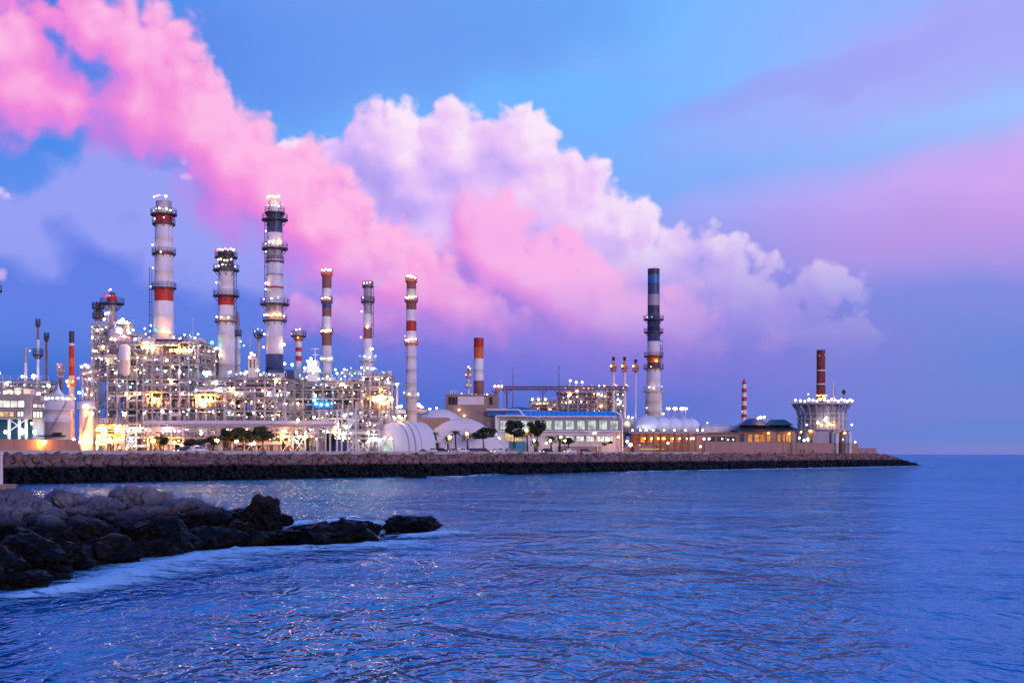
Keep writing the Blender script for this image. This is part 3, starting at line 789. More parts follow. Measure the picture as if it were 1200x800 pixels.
def chimney(px, D, label, secs, plats=(), lamps=(), ladder=None, name='chimney_stack', cat='chimney', rings=(), group='chimneys of the plant', gz=GZ, seams=True, ybase=None):
    """secs: (y top, y bottom, width top, width bottom, material); plats: (y, half width); lamps: (dx, y, kind, r)"""
    t = TH(name, label, cat, px, D, group, gz); rr = random.Random(int(px * 7))
    for i, (y0, y1, w0, w1, mat) in enumerate(secs):
        r0, r1 = w0 * t.s / 2, w1 * t.s / 2; z0, z1 = t.Z(y0), t.Z(y1)
        if i == len(secs) - 1: z1 = 0.0 if ybase is None else t.Z(ybase)
        mb = MB(); H = z0 - z1
        prof = [(r1, z1 + 0.004), (r0, z0 - 0.004)]
        if seams and H > 5:                                    # rolled-plate courses with weld flanges
            k = max(2, int(H / 3.4)); prof = []
            for j in range(k):
                f0, f1 = j / k, (j + 1) / k
                ra, rb_ = r1 + (r0 - r1) * f0, r1 + (r0 - r1) * f1
                za, zb = z1 + H * f0, z1 + H * f1
                prof += [(ra + 0.03, za + 0.005), (ra + 0.03, za + 0.10), (ra, za + 0.11), (rb_, zb - 0.005)]
        mb.lathe(prof, 24)
        if i == 0: mb.lathe([(r0, z0 - 0.004), (r0 * 0.86, z0), (r0 * 0.84, z0 - 1.2), (0.01, z0 - 1.25)], 24)
        t.part('shaft_section', mb, mat)
    rat = lambda py: next(((w0 + (w1 - w0) * max(0, min(1, (py - y0) / max(1, y1 - y0)))) * t.s / 2 for y0, y1, w0, w1, _ in secs if y0 <= py <= y1 + 1), secs[-1][3] * t.s / 2)
    for pl in plats:
        add_platform(t, pl[0], pl[1], rat(pl[0]) + 0.01, pl[2] if len(pl) > 2 else None)
    for y, mat in rings:
        mb = MB(); r = rat(y); mb.lathe([(r - 0.02, -0.2), (r + 0.14, -0.2), (r + 0.14, 0.2), (r - 0.02, 0.2)], 24, (0, 0, t.Z(y)), 0, smooth=False); t.part('stiffening_ring', mb, mat)
    for dx, y, kind, r in lamps:
        x = dx * t.s; rad = rat(y) + 0.35
        yy = -sqrt(max(0.05, (rad * 1.15) ** 2 - x * x)) if abs(x) < rad * 1.15 else -0.3
        lamp_at(t.e, (x, yy, t.Z(y)), kind, r * t.s * 0.9, rr.choice((0.1, 0.2, 0.35)))
    if ladder:
        dx, ya, yb = ladder; mb = MB(); x = dx * t.s; za, zb = t.Z(ya), t.Z(yb)
        yy = -0.4 if abs(dx) * t.s > rat(yb) else -rat(yb) - 0.35
        for s_ in (-0.3, 0.3): mb.bb(x + s_ - 0.06, x + s_ + 0.06, yy - 0.06, yy + 0.06, zb, za)
        z = zb
        while z < za: mb.bb(x - 0.24, x + 0.24, yy - 0.04, yy + 0.04, z, z + 0.07); z += 0.7
        for k in range(int((za - zb) / 3.0)): mb.bb(x - 0.42, x + 0.42, yy - 0.4, yy + 0.3, zb + k * 3.0, zb + k * 3.0 + 0.06)
        t.part('ladder', mb, M_dark)
    return t


def crown(n, hw, y, kinds, r=1.5, seed=1):
    rr = random.Random(seed); out = []
    for i in range(n):
        out.append((-hw + 2 * hw * (i + 0.5) / n + rr.uniform(-0.5, 0.5), y + rr.uniform(-1.0, 1.0), rr.choice(kinds), r * rr.uniform(0.75, 1.15)))
    return out


M_copper_lit = paint('lamplit_rusty_pipe', (0.48, 0.22, 0.13), 0.6, 0, 0.35, 0.6)  # rusty pipe again, with orange lamplight mixed into a paler colour


def build_stacks():
    c = chimney
    c(192, 342, 'tallest stack on the left, white with red bands and three dark gallery rings', [(236, 250, 18, 19, M_grey), (250, 263, 20, 20, M_red), (263, 295, 20, 21, M_white), (295, 299, 21.5, 21.5, M_red), (299, 337, 21, 21.5, M_white), (337, 353, 22, 22, M_red), (353, 392, 22, 24, M_white), (392, 440, 27, 30, M_offw)],
      [(251, 15.5), (262, 13.5), (297, 14), (337, 14.5), (399, 26)],
      crown(5, 8, 233, 'wwyp', 1.7, 1) + crown(6, 12, 247, 'wycw', 1.3, 2) + [(-11, 288, 'c', 1.4), (-11, 315, 'w', 1.6), (-15, 336, 'w', 1.4), (0, 297, 'y', 0.9), (-8, 258, 'y', 1.1), (3, 257, 'w', 0.9), (-13, 382, 'w', 1.6), (-6, 388, 'g', 2.0), (3, 389, 'o', 2.4), (9, 390, 'o', 1.8), (-16, 388, 'c', 1.5), (-22, 385, 'w', 1.4), (14, 396, 'w', 1.8), (20, 396, 'w', 1.5), (-14, 396, 'w', 1.5)], (-11.5, 315, 400))
    c(265, 350, 'shorter thick stack with a red band, pink lamps on its crown', [(294, 300, 20, 20, M_dark), (300, 315, 17, 18, M_dark), (315, 346, 18, 18.5, M_white), (346, 358, 19, 19, M_red), (358, 410, 19, 20, M_white), (410, 436, 20, 21, M_offw)],
      [(301, 13.5), (316, 15.5), (346, 15.5), (376, 13.5, M_brown)],
      crown(8, 12, 294, 'pprw', 1.7, 3) + crown(5, 9, 306, 'yyw', 1.3, 4) + crown(6, 14, 312, 'wwp', 1.1, 5) + [(-10, 332, 'c', 1.3), (-9, 372, 'w', 1.4), (-3, 373, 'y', 1.3), (5, 373, 'y', 1.2), (-4, 417, 'y', 2.6), (-13, 346, 'r', 0.9)], (11, 320, 376))
    c(279, 356, 'thin grey vent pipe standing close behind the thick red banded stack', [(365, 392, 4, 4.5, M_grey), (392, 434, 5.5, 6, M_offw)], [(392, 4)], [(4, 400, 'c', 1.0), (7, 405, 'w', 1.2)])
    c(322, 346, 'tall white stack with navy band and navy foot, four gallery rings', [(236, 250, 14, 16, M_white), (250, 273, 18, 18, M_navy), (273, 289, 18, 18, M_white), (289, 304, 18.5, 18.5, M_grey), (304, 356, 18.5, 19.5, M_white), (356, 374, 19.5, 19.5, M_grey), (374, 415, 19.5, 20, M_white), (415, 438, 21, 21.5, M_navy)],
      [(249, 12), (257, 15.5), (291, 15.5), (306, 11), (356, 17.5), (375, 14.5)],
      crown(5, 8, 233, 'ywyo', 1.8, 6) + crown(4, 8, 243, 'wcw', 1.4, 7) + crown(5, 11, 286, 'yyw', 1.5, 8) + [(-9, 272, 'y', 1.1), (11, 272, 'r', 1.1), (-9, 296, 'w', 1.1), (-9, 333, 'y', 1.4), (-9, 340, 'w', 1.2), (-12, 351, 'p', 1.4), (6, 350, 'w', 1.2), (-2, 351, 'w', 1.2)] + crown(8, 13, 370, 'yywo', 1.5, 9) + [(-11, 392, 'w', 1.4), (-12, 407, 'o', 1.5), (12, 404, 'y', 1.6)], (-10, 262, 356), rings=((337, M_red), (322, M_grey)))
    c(383, 362, 'slender stack with brown and white bands, ringed by lamps, behind the pipe racks', [(320, 338, 11, 11, M_brown), (338, 352, 11, 11, M_white), (352, 361, 11, 11, M_navy), (361, 371, 11, 11, M_brown), (371, 390, 11, 11, M_white), (390, 405, 11.5, 11.5, M_brown), (405, 445, 11.5, 12, M_offw)],
      [(321, 7, M_orange), (353, 7, M_brown), (390, 7.5, M_brown), (422, 7.5, M_offw)], crown(5, 6, 317.5, 'yw', 1.5, 10) + crown(4, 6, 350, 'yyw', 1.3, 11) + crown(5, 7, 388, 'yw', 1.4, 12) + crown(5, 7, 420, 'cyw', 1.3, 13))
    c(431, 366, 'slender grey and white stack with an open top frame and cyan lamps low down', [(333, 353, 9, 9.5, M_grey), (353, 368, 9.5, 9.5, M_grey), (368, 384, 10, 10, M_white), (384, 397, 10, 10, M_brown), (397, 420, 10, 10.5, M_white), (420, 446, 11, 12, M_offw)],
      [(353, 8), (335, 6.5), (422, 10, M_galv)], crown(3, 5, 332, 'wc', 1.2, 14) + [(-5, 349, 'p', 1.3), (-7, 365, 'c', 1.2), (0, 384, 'o', 1.3), (-8, 395, 'p', 1.4), (6, 409, 'y', 1.5), (-9, 417, 't', 1.9), (9, 417, 't', 1.9), (-3, 418, 'c', 1.4), (3, 419, 'c', 1.3), (-7, 431, 'w', 1.5), (7, 432, 'w', 1.5)], (5.5, 335, 395))
    c(482, 372, 'free standing slender stack with brown, red and white bands right of the racks', [(328, 339, 11, 11, M_brown), (339, 352, 11.5, 11.5, M_cream), (352, 363, 12, 12, M_brown), (363, 376, 12, 12, M_white), (376, 388, 12, 12, M_red), (388, 402, 12, 12, M_white), (402, 464, 12, 13, M_offw), (464, 484, 13, 14, M_cream)],
      [(329, 7, M_orange), (352, 8, M_brown), (402, 8.5, M_orange), (464, 9.5, M_offw)], crown(5, 6, 325.5, 'yw', 1.6, 15) + crown(6, 7, 349, 'yw', 1.4, 16) + crown(5, 7, 398.5, 'yw', 1.5, 17) + [(-7, 394, 'p', 1.3), (-7, 398, 'p', 1.2), (-8, 460, 'c', 1.4), (8, 462, 'w', 1.6), (-2, 462, 'y', 1.3), (10, 475, 'p', 2.0), (13, 477, 'o', 1.4)])
    c(561, 434, 'red, white and brown chimney standing on the tan plant building', [(396, 407, 11.5, 11.5, M_red), (407, 420, 11.5, 11.5, M_orange), (420, 446, 12, 12, M_white), (446, 466, 12, 12, M_brown)], [], [(-3, 463, 'y', 1.3), (3, 463, 'o', 1.2), (7, 462.5, 'y', 1.1), (-8, 462, 'o', 1.2)], ybase=480)
    c(766, 470, 'tall lone stack with blue and black bands above the ball tanks', [(315, 322, 14, 14, M_dark), (322, 332, 14, 14, M_blue), (332, 345, 14, 14, M_navy), (345, 358, 14.2, 14.2, M_grey), (358, 366, 14.2, 14.2, M_dark), (366, 400, 14.5, 15, M_navy), (400, 416, 15, 15, M_offw), (416, 425, 15, 15, M_orange), (425, 432, 15, 15.5, M_dark), (432, 458, 16, 17, M_white), (458, 500, 19, 20, M_cream)],  # the orange section is lamplight on the shaft, put into its colour
      [(374, 12), (389, 11.5), (417, 11.5), (431, 12, M_brown), (458, 12.5, M_beam)], [(0, 314, 'w', 1.0), (-8, 372, 'w', 1.2), (-3, 372, 'c', 1.0), (8, 403, 'w', 0.9), (2, 423, 'o', 2.0), (-4, 430, 'y', 1.0), (-6, 454, 'w', 1.8), (-1, 455, 'y', 1.5), (9, 453, 'c', 1.2), (-9, 478, 'y', 1.0)], (9, 398, 430))
    c(872, 560, 'small red and white striped mast with pointed cap behind the pavilion', [(444, 450, 1.2, 5.4, M_red), (450, 455, 5.4, 5.6, M_white), (455, 460, 5.6, 5.7, M_red), (460, 465, 5.7, 5.8, M_white), (465, 470, 5.8, 5.9, M_red), (470, 475, 5.9, 6, M_white), (475, 480, 6, 6, M_red), (480, 485, 6, 6.2, M_white), (485, 489, 6.4, 6.4, M_red), (489, 510, 6, 6.4, M_white)], [], [(-3, 482, 'w', 0.8), (3, 485, 'w', 0.8)], name='striped_mast', cat='mast', seams=False)
    c(84, 308, 'orange lit chimney with red bands and a dark cap at the far left', [(388, 402, 6, 6, M_dark), (402, 405, 6, 6, M_white), (405, 419, 6.2, 6.2, M_red), (419, 429, 6.4, 6.4, M_orange), (429, 440, 6.5, 6.5, M_red), (440, 480, 6.8, 7, M_cream)], [(450, 5, M_orange)], [(-4, 447, 'y', 1.7), (3, 447, 'o', 1.4), (-2, 452, 'o', 1.4), (2, 463, 'o', 1.0), (5, 467, 'w', 1.2)])
    c(44.5, 318, 'thin pale mast with a crow nest platform above the office roof', [(378, 398, 2.4, 2.6, M_brown), (398, 455, 3.2, 3.4, M_offw), (455, 490, 5, 5, M_offw)], [(380, 2.8), (415, 6)], [(-9, 411, 'p', 1.4)], name='vent_mast', cat='mast', seams=False)
    c(30, 318, 'short plain pale pipe left of the crow nest mast', [(407, 425, 3.2, 3.2, M_grey), (425, 490, 3.4, 3.4, M_offw)], [], [(-3, 441, 'w', 2.2), (2, 442, 'c', 1.6)], name='vent_pipe', cat='pipe', seams=False)
    c(54.5, 318, 'thin reddish pipe with a dark cowl right of the crow nest mast', [(394, 400, 3.6, 3.6, M_black), (400, 490, 2.8, 3, M_copper)], [(396, 3)], [], name='vent_pipe', cat='pipe', seams=False)
    c(71, 312, 'short flare column topped by a cluster of lamps behind the round tank', [(428, 436, 4, 4, M_dimsteel), (436, 480, 3.2, 3.4, M_copper)], [(433, 5, M_beam), (440, 4, M_beam)], [(-2, 427, 'p', 1.5), (2, 427, 'r', 1.3), (0, 430, 'p', 1.2)], name='flare_column', cat='column', seams=False)
    c(350, 360, 'small red and white banded flare column with a cross platform', [(388, 393, 6, 6, M_offw), (393, 400, 7, 7, M_orange), (400, 407, 7, 7, M_white), (407, 412, 7.5, 7.5, M_red), (412, 417, 7, 7, M_white), (417, 423, 7.5, 7.5, M_red), (423, 445, 7, 7.5, M_white)], [(393, 9)], [(-2, 387, 'w', 1.4), (2, 386, 'p', 1.6), (-8, 391, 'p', 1.2), (0, 396, 'o', 1.2)], name='flare_column', cat='column', seams=False)
    c(303, 352, 'thin white column with lamp cluster on top between the two big stacks', [(390, 400, 5, 4, M_grey), (400, 438, 4, 4.4, M_white)], [(392, 6)], [(-4, 388, 'w', 1.3), (0, 386, 'c', 1.5), (4, 387, 't', 1.6), (-2, 393, 'w', 1.1)], name='lamp_column', cat='column', seams=False)
    c(131.5, 352, 'grey column crowned by red lamps and a wide dark platform, far left of the racks', [(343, 348, 6, 8, M_dark), (348, 353, 11, 12, M_red), (353, 380, 9.5, 10, M_grey), (380, 445, 10, 10, M_offw)], [(355, 14, M_dark)], [(0, 340, 'w', 1.3), (-2, 341, 'p', 1.2)] + [(-8 + 3.6 * i, 347, 'r' if i != 2 else 'p', 1.5) for i in range(5)] + [(-9, 345, 'r', 2.0), (-7, 368, 'y', 1.8), (-9, 374, 'o', 1.8), (-3, 367, 'w', 1.6)], name='flare_column', cat='column', seams=False)
    for i, px in enumerate((113, 117.5)):
        c(px, 354 + i, ['left', 'right'][i] + ' one of the twin dark vent posts with cross arms, far left of the racks', [(353, 375, 1.6, 1.8, M_copper), (375, 445, 2, 2.2, M_grey)], [(360, 5), (371, 4.5)], [(-1, 385, 'w', 1.3), (0, 391, 'w', 1.2), (0, 398, 'c', 1.3), (-4 + 6 * i, 406, 'p', 1.4), (0, 420, 'y', 1.2)], name='vent_post', cat='post', seams=False)
    for px, y0, lab in ((719, 418, 'left flare mast of three with a rusty cone platform'), (732, 418, 'middle flare mast of three with a rusty cone platform'), (745, 421, 'right and thinnest flare mast of three')):
        t = c(px, 462, lab, [(y0, y0 + 3, 3.6, 3.6, M_black), (y0 + 3, y0 + 15, 2.2, 2.6, M_copper_lit), (y0 + 15, 490, 2.8 if px < 740 else 1.8, 3.2 if px < 740 else 2.2, M_offw)], [(433, 3.8, M_copper_lit)], [(-2, 430, 'r', 0.7), (2, 451, 'y', 1.1), (4, 452, 'w', 0.9)] if px < 740 else [(1, 444, 'p', 0.8)], name='flare_mast', cat='mast', seams=False)
        mb = MB(); mb.lathe([(0.25, t.Z(422)), (0.85, t.Z(432))], 10); t.part('cone', mb, M_copper_lit); lamp_at(t.e, (-0.9, -1.4, t.Z(429)), 'o', 0.3, 1.0)
    c(549, 430, 'slim lamp tower left of the red topped chimney on the tan building', [(430, 441, 2.4, 2.6, M_copper), (441, 470, 2.8, 3, M_offw)], [(440, 4, M_beam), (452, 4, M_beam)], [(0, 430, 'y', 1.6), (2, 432, 'w', 1.2), (-3, 439, 'y', 1.3), (2, 439, 'o', 1.2), (-2, 451, 'y', 1.2), (3, 451, 'y', 1.1)], name='lamp_tower', cat='tower', seams=False, ybase=480)
    c(962, 556, 'brick red chimney rising from the round tower platform on the mole', [(410, 434, 10, 10, M_brick), (434, 450, 10, 10.2, M_brick), (450, 480, 10.4, 10.6, M_brick)], [], [(-3, 417, 'w', 0.8), (0, 418, 'p', 0.7), (3, 416, 'w', 0.7)] + crown(6, 7, 463, 'yyo', 1.5, 20) + crown(4, 5, 467, 'yo', 1.3, 21), rings=((434, M_white), (450, M_white)), ybase=478, seams=False)
    c(-8, 330, 'stack just outside the left edge whose lamp gallery pokes into view', [(320, 345, 12, 12, M_grey), (345, 480, 12, 14, M_white)], [(340, 10)], [(8, 337, 'p', 1.4)])
    # thin guyed masts
    for px, y0, D, lab, m in ((587, 437, 446, 'thin pale mast at the left end of the brown pipe bridge', M_offw), (601, 432, 448, 'thin reddish mast crossing the brown pipe bridge', M_copper), (655, 430, 452, 'thin black mast above the middle of the pipe bridge', M_black), (442, 468, 340, 'dark red lamp mast in front of the racks near the hangar', M_brown), (226, 374, 344, 'thin white lightning mast on the left rack', M_offw), (292.5, 391, 354, 'thin white antenna on the little cabin tower', M_offw), (156, 372, 344, 'short thin antenna on the left tower deck', M_offw)):
        t = TH('mast', lab, 'mast', px, D); mb = MB(); H = t.Z(y0)
        mb.cyl((0, 0, 0), (0, 0, H * 0.6), 0.22, 0.17, 6); mb.cyl((0, 0, H * 0.6), (0, 0, H), 0.15, 0.06, 6); t.part('pole', mb, m)
        mb = MB(); mb.lathe([(0.02, H + 0.3), (0.12, H), (0.12, H - 0.2)], 6); mb.bb(-0.5, 0.5, -0.05, 0.05, H * 0.9, H * 0.9 + 0.08); t.part('finial', mb, m)
        if px == 442: lamp_at(t.e, (0, -0.4, H), 'o', 0.55); lamp_at(t.e, (-0.7, -0.3, H), 'y', 0.5); lamp_at(t.e, (0.8, -0.3, H - 0.3), 'y', 0.5)


build_stacks()

# ------------------------------------------------------------------ process structures
def vessel_v(mb, x, y, z0, z1, r, mat=0):
    h = z1 - z0; d = min(r * 0.5, h * 0.2)
    mb.lathe([(0.01, z0), (r * 0.7, z0 + d * 0.3), (r, z0 + d), (r, z0 + h * 0.5), (r + 0.05, z0 + h * 0.5 + 0.02), (r + 0.05, z0 + h * 0.5 + 0.14), (r, z0 + h * 0.5 + 0.16), (r, z1 - d), (r * 0.7, z1 - d * 0.3), (0.01, z1)], 14, (x, y, 0), mat)


def drum_h(mb, x0, x1, y, z, r, mat=0):
    n = 14; prof = [(0.01, x0), (r * 0.7, x0 + r * 0.14), (r, x0 + r * 0.45), (r, x1 - r * 0.45), (r * 0.7, x1 - r * 0.14), (0.01, x1)]
    b = len(mb.v)
    for rr, x in prof:
        for i in range(n): a = 2 * pi * i / n; mb.v.append((x, y + rr * cos(a), z + rr * sin(a)))
    for k in range(len(prof) - 1):
        for i in range(n): j = (i + 1) % n; mb.face((b + k * n + i, b + (k + 1) * n + i, b + (k + 1) * n + j, b + k * n + j), mat, True)
    for f in (0.25, 0.75):
        xx = x0 + (x1 - x0) * f; mb.box((xx, y, z - r * 1.0), (0.25, r * 1.2, r * 0.9), mat)


PIPE_M = None


def rack(label, px0, px1, levels, D, depth, bay, seed, kinds='wwwwcyyp', lamps=1.5, rows=3, gz=GZ, fill=0.85, name='process_structure', top_rail=True, deck_mat=None, group='steel process structures'):
    """open steel structure: columns, decks with railings, braces, and the equipment on each deck"""
    r = random.Random(seed); pxm = (px0 + px1) / 2
    t = TH(name, label, 'structure', pxm, D, group, gz)
    x0, x1 = t.X(px0), t.X(px1); nb = max(1, round((px1 - px0) / bay)); bw_ = (x1 - x0) / nb
    zs = sorted([t.Z(y) for y in levels]); ys = [depth * i / (rows - 1) for i in range(rows)]
    top = zs[-1]; cw = 0.34
    mp = [M_galv, M_offw, M_beam, M_alu, M_white, M_grey, M_galv, M_alu]
    for j, y in enumerate(ys):
        for i in range(nb + 1):
            hh = top if (i + j) % 3 or len(zs) < 2 else zs[-2]
            mb = MB(); x = x0 + i * bw_
            mb.bb(x - cw / 2, x + cw / 2, y - 0.06, y + 0.06, 0, hh); mb.bb(x - cw / 2, x - cw / 2 + 0.09, y - cw / 2, y + cw / 2, 0, hh); mb.bb(x + cw / 2 - 0.09, x + cw / 2, y - cw / 2, y + cw / 2, 0, hh)
            t.part('column', mb, M_beam if j else M_offw)
    for li, z in enumerate(zs):
        mb = MB(); e = r.uniform(0, 0.6)
        for y in ys: mb.bb(x0 - 0.3, x1 + 0.3, y - 0.14, y + 0.14, z - 0.5, z - 0.06)
        for i in range(nb + 1): x = x0 + i * bw_; mb.bb(x - 0.12, x + 0.12, 0.15, depth - 0.15, z - 0.46, z - 0.08)
        mb.bb(x0 - 0.5, x1 + 0.5, -0.75, depth + 0.4, z - 0.055, z, 1)
        for i in range(nb * 2): x = x0 + (i + 0.5) * bw_ / 2; mb.bb(x - 0.06, x + 0.06, -0.6, -0.15, z - 0.4, z - 0.06)
        dk = t.part('deck', mb, [M_beam, deck_mat or M_dimsteel])
        if li < len(zs) - 1 or top_rail:
            rb = MB()
            for k in (0.55, 1.1): rb.bb(x0 - 0.5, x1 + 0.5, -0.72, -0.65, z + k - 0.03, z + k + 0.03)
            k = int((x1 - x0) / 1.5)
            for i in range(k + 1): x = x0 - 0.45 + (x1 - x0 + 0.9) * i / k; rb.bb(x - 0.035, x + 0.035, -0.72, -0.65, z, z + 1.12)
            t.part('railing', rb, M_galv, dk)
    # cells
    floors = [0.0] + zs
    for li in range(len(floors) - 1):
        za, zb = floors[li], floors[li + 1]; h = zb - za - 0.55
        if h < 0.8: continue
        for i in range(nb):
            xa, xb = x0 + i * bw_ + 0.35, x0 + (i + 1) * bw_ - 0.35; w = xb - xa
            for zone in range(2):
                ya = depth * (0.08 + 0.46 * zone); yb = ya + depth * 0.36; ym = (ya + yb) / 2
                mat = r.choice(mp); u = r.random(); mb = MB(); nm = None
                if u < 0.20:
                    rad = min(h * 0.36, depth * 0.16, 1.5); drum_h(mb, xa, xb, ym, za + rad * 1.45, rad); nm = 'drum'
                    mb.cyl((xa + w * 0.5, ym, za + rad * 2.3), (xa + w * 0.5, ym, zb - 0.5), 0.16, 0.16, 6)
                elif u < 0.42:
                    k = r.choice((1, 2, 2, 3)); rad = min(w / k * 0.34, depth * 0.15)
                    for q in range(k): vessel_v(mb, xa + w * (q + 0.5) / k, ym, za + 0.05, za + h * r.uniform(0.75, 1.0), rad)
                    nm = 'vessel'
                elif u < 0.62:
                    for q in range(r.randint(3, 6)):
                        mb = MB(); x = xa + w * r.random(); y = r.uniform(ya, yb); zt = za + h * r.uniform(0.5, 1.0); rad = r.choice((0.1, 0.14, 0.2, 0.28)); x2 = xa + w * r.random()
                        mb.cyl((x, y, za), (x, y, zt), rad, rad, 7); mb.cyl((x, y, zt), (x2, y, zt), rad, rad, 7)
                        mb.cyl((x2, y, zt), (x2, y, zt + 0.5), rad, rad, 7); mb.cyl((x, y, za + h * 0.3), (x, y, za + h * 0.3 + 0.35), rad * 1.9, rad * 1.9, 8)
                        t.part('pipe', mb, mat)
                elif u < 0.80:
                    ww = w * r.uniform(0.5, 0.95); hh = h * r.uniform(0.45, 0.9); xc = r.uniform(xa + ww / 2, xb - ww / 2)
                    mb.bb(xc - ww / 2, xc + ww / 2, ya, yb, za + 0.02, za + hh)
                    for q in range(3): mb.bb(xc - ww / 2 + 0.1 + q * ww / 3, xc - ww / 2 + (q + 0.85) * ww / 3, ya - 0.06, ya, za + 0.25, za + hh * 0.85, 1)
                    mb.cyl((xc, ym, za + hh), (xc, ym, zb - 0.6), 0.2, 0.2, 8)
                    nm = 'cabinet'
                elif u < 0.92:
                    # exchanger bundle: two stacked small drums
                    rad = min(h * 0.2, 0.8)
                    drum_h(mb, xa, xb, ym, za + rad * 1.4, rad); drum_h(mb, xa + 0.2, xb - 0.2, ym, za + rad * 3.5, rad * 0.9); nm = 'heat_exchanger'
                if nm: t.part(nm, mb, [mat, r.choice((M_dimsteel, M_grey, M_offw))])
            if r.random() < 0.24:
                mb = MB(); mb.cyl((xa - 0.3, -0.02, za), (xb + 0.3, -0.02, zb - 0.4), 0.12, 0.12, 5); t.part('brace', mb, M_offw)
                mb = MB(); mb.cyl((xb + 0.3, 0.02, za), (xa - 0.3, 0.02, zb - 0.4), 0.12, 0.12, 5); t.part('brace', mb, M_offw)
            if r.random() < fill:
                mb = MB(); mb.bb(xa - 0.3, xb + 0.3, depth - 0.1, depth + 0.05, za, zb - 0.5 if r.random() < 0.7 else za + h * 0.6)
                t.part('cladding_panel', mb, r.choice((M_dimsteel, M_grey, M_alu, M_cyanp, M_beam, M_galv)))
        # pipe runs along the front and middle
        for q in range(r.randint(3, 5)):
            ia, ib = sorted((r.randint(0, nb), r.randint(0, nb)))
            if ia == ib: ib = min(nb, ia + 2); ia = max(0, ib - 2)
            y = r.choice((-0.35, 0.4, depth * 0.3, depth * 0.62)); z = zb - 0.75 - r.random() * h * 0.45; rad = r.choice((0.12, 0.18, 0.25, 0.36))
            xa, xb = x0 + ia * bw_, x0 + ib * bw_; mb = MB()
            mb.tube([(xa, y, z - r.uniform(0.3, 0.9) * min(h, 2)), (xa, y, z), (xb, y, z), (xb, y, z + 0.5)], rad, 8)
            k = int((xb - xa) / 3)
            for c in range(1, k): mb.cyl((xa + (xb - xa) * c / k, y, z), (xa + (xb - xa) * c / k + 0.1, y, z), rad * 1.35, rad * 1.35, 8)
            t.part('pipe_run', mb, r.choice((M_galv, M_offw, M_alu, M_white, M_grey)))
        # luminaires
        k = int(nb * lamps + 0.5)
        for q in range(k):
            x = x0 + (q + r.uniform(0.1, 0.9)) * (x1 - x0) / k
            z = zb - r.uniform(0.65, 1.0) if r.random() < 0.6 else za + h * r.uniform(0.25, 0.75)
            y = r.choice((-0.85, -0.85, -0.5, depth * 0.25, depth * 0.5))
            lamp_at(t.e, (x, y, z), r.choice(kinds), t.s * r.choice((0.4, 0.5, 0.6, 0.75, 0.9, 1.1, 1.5)), r.choice((0.12, 0.25, 0.5, 1.0, 1.5)))
    return t, x0, x1, zs


def top_clutter(t, x0, x1, z, depth, seed, n, kinds, lamps, hmax=3.0):
    """small vessels, boxes, hand-rails of stairs and lamps standing on a top deck"""
    r = random.Random(seed)
    for i in range(n):
        x = x0 + (x1 - x0) * (i + r.random()) / n; y = r.uniform(0.5, depth * 0.8); h = hmax * r.uniform(0.3, 1.0); u = r.random(); mb = MB()
        if u < 0.35: vessel_v(mb, x, y, z, z + h, r.uniform(0.3, 0.8)); nm = 'vessel'
        elif u < 0.6: drum_h(mb, x - 1.6, x + 1.6, y, z + 0.9, 0.6); nm = 'drum'
        elif u < 0.8: mb.bb(x - 1.0, x + 1.0, y - 0.8, y + 0.8, z, z + h * 0.7); mb.bb(x - 0.8, x - 0.1, y - 0.86, y - 0.8, z + 0.2, z + h * 0.6, 1); nm = 'cabinet'
        else:
            mb.cyl((x, y, z), (x, y, z + h), 0.13, 0.13, 6); mb.cyl((x, y, z + h), (x + 1.2, y, z + h), 0.13, 0.13, 6); mb.cyl((x + 1.2, y, z + h), (x + 1.2, y, z), 0.13, 0.13, 6); nm = 'pipework'
        t.part(nm, mb, [r.choice((M_galv, M_offw, M_white, M_grey)), M_dimsteel])
    for i in range(lamps):
        x = x0 + (x1 - x0) * (i + r.random()) / lamps; lamp_at(t.e, (x, r.uniform(-0.7, depth * 0.5), z + r.uniform(0.6, 2.2)), r.choice(kinds), t.s * r.choice((0.5, 0.7, 0.9, 1.2, 1.6)), r.choice((0.15, 0.3, 0.6, 1.0)))


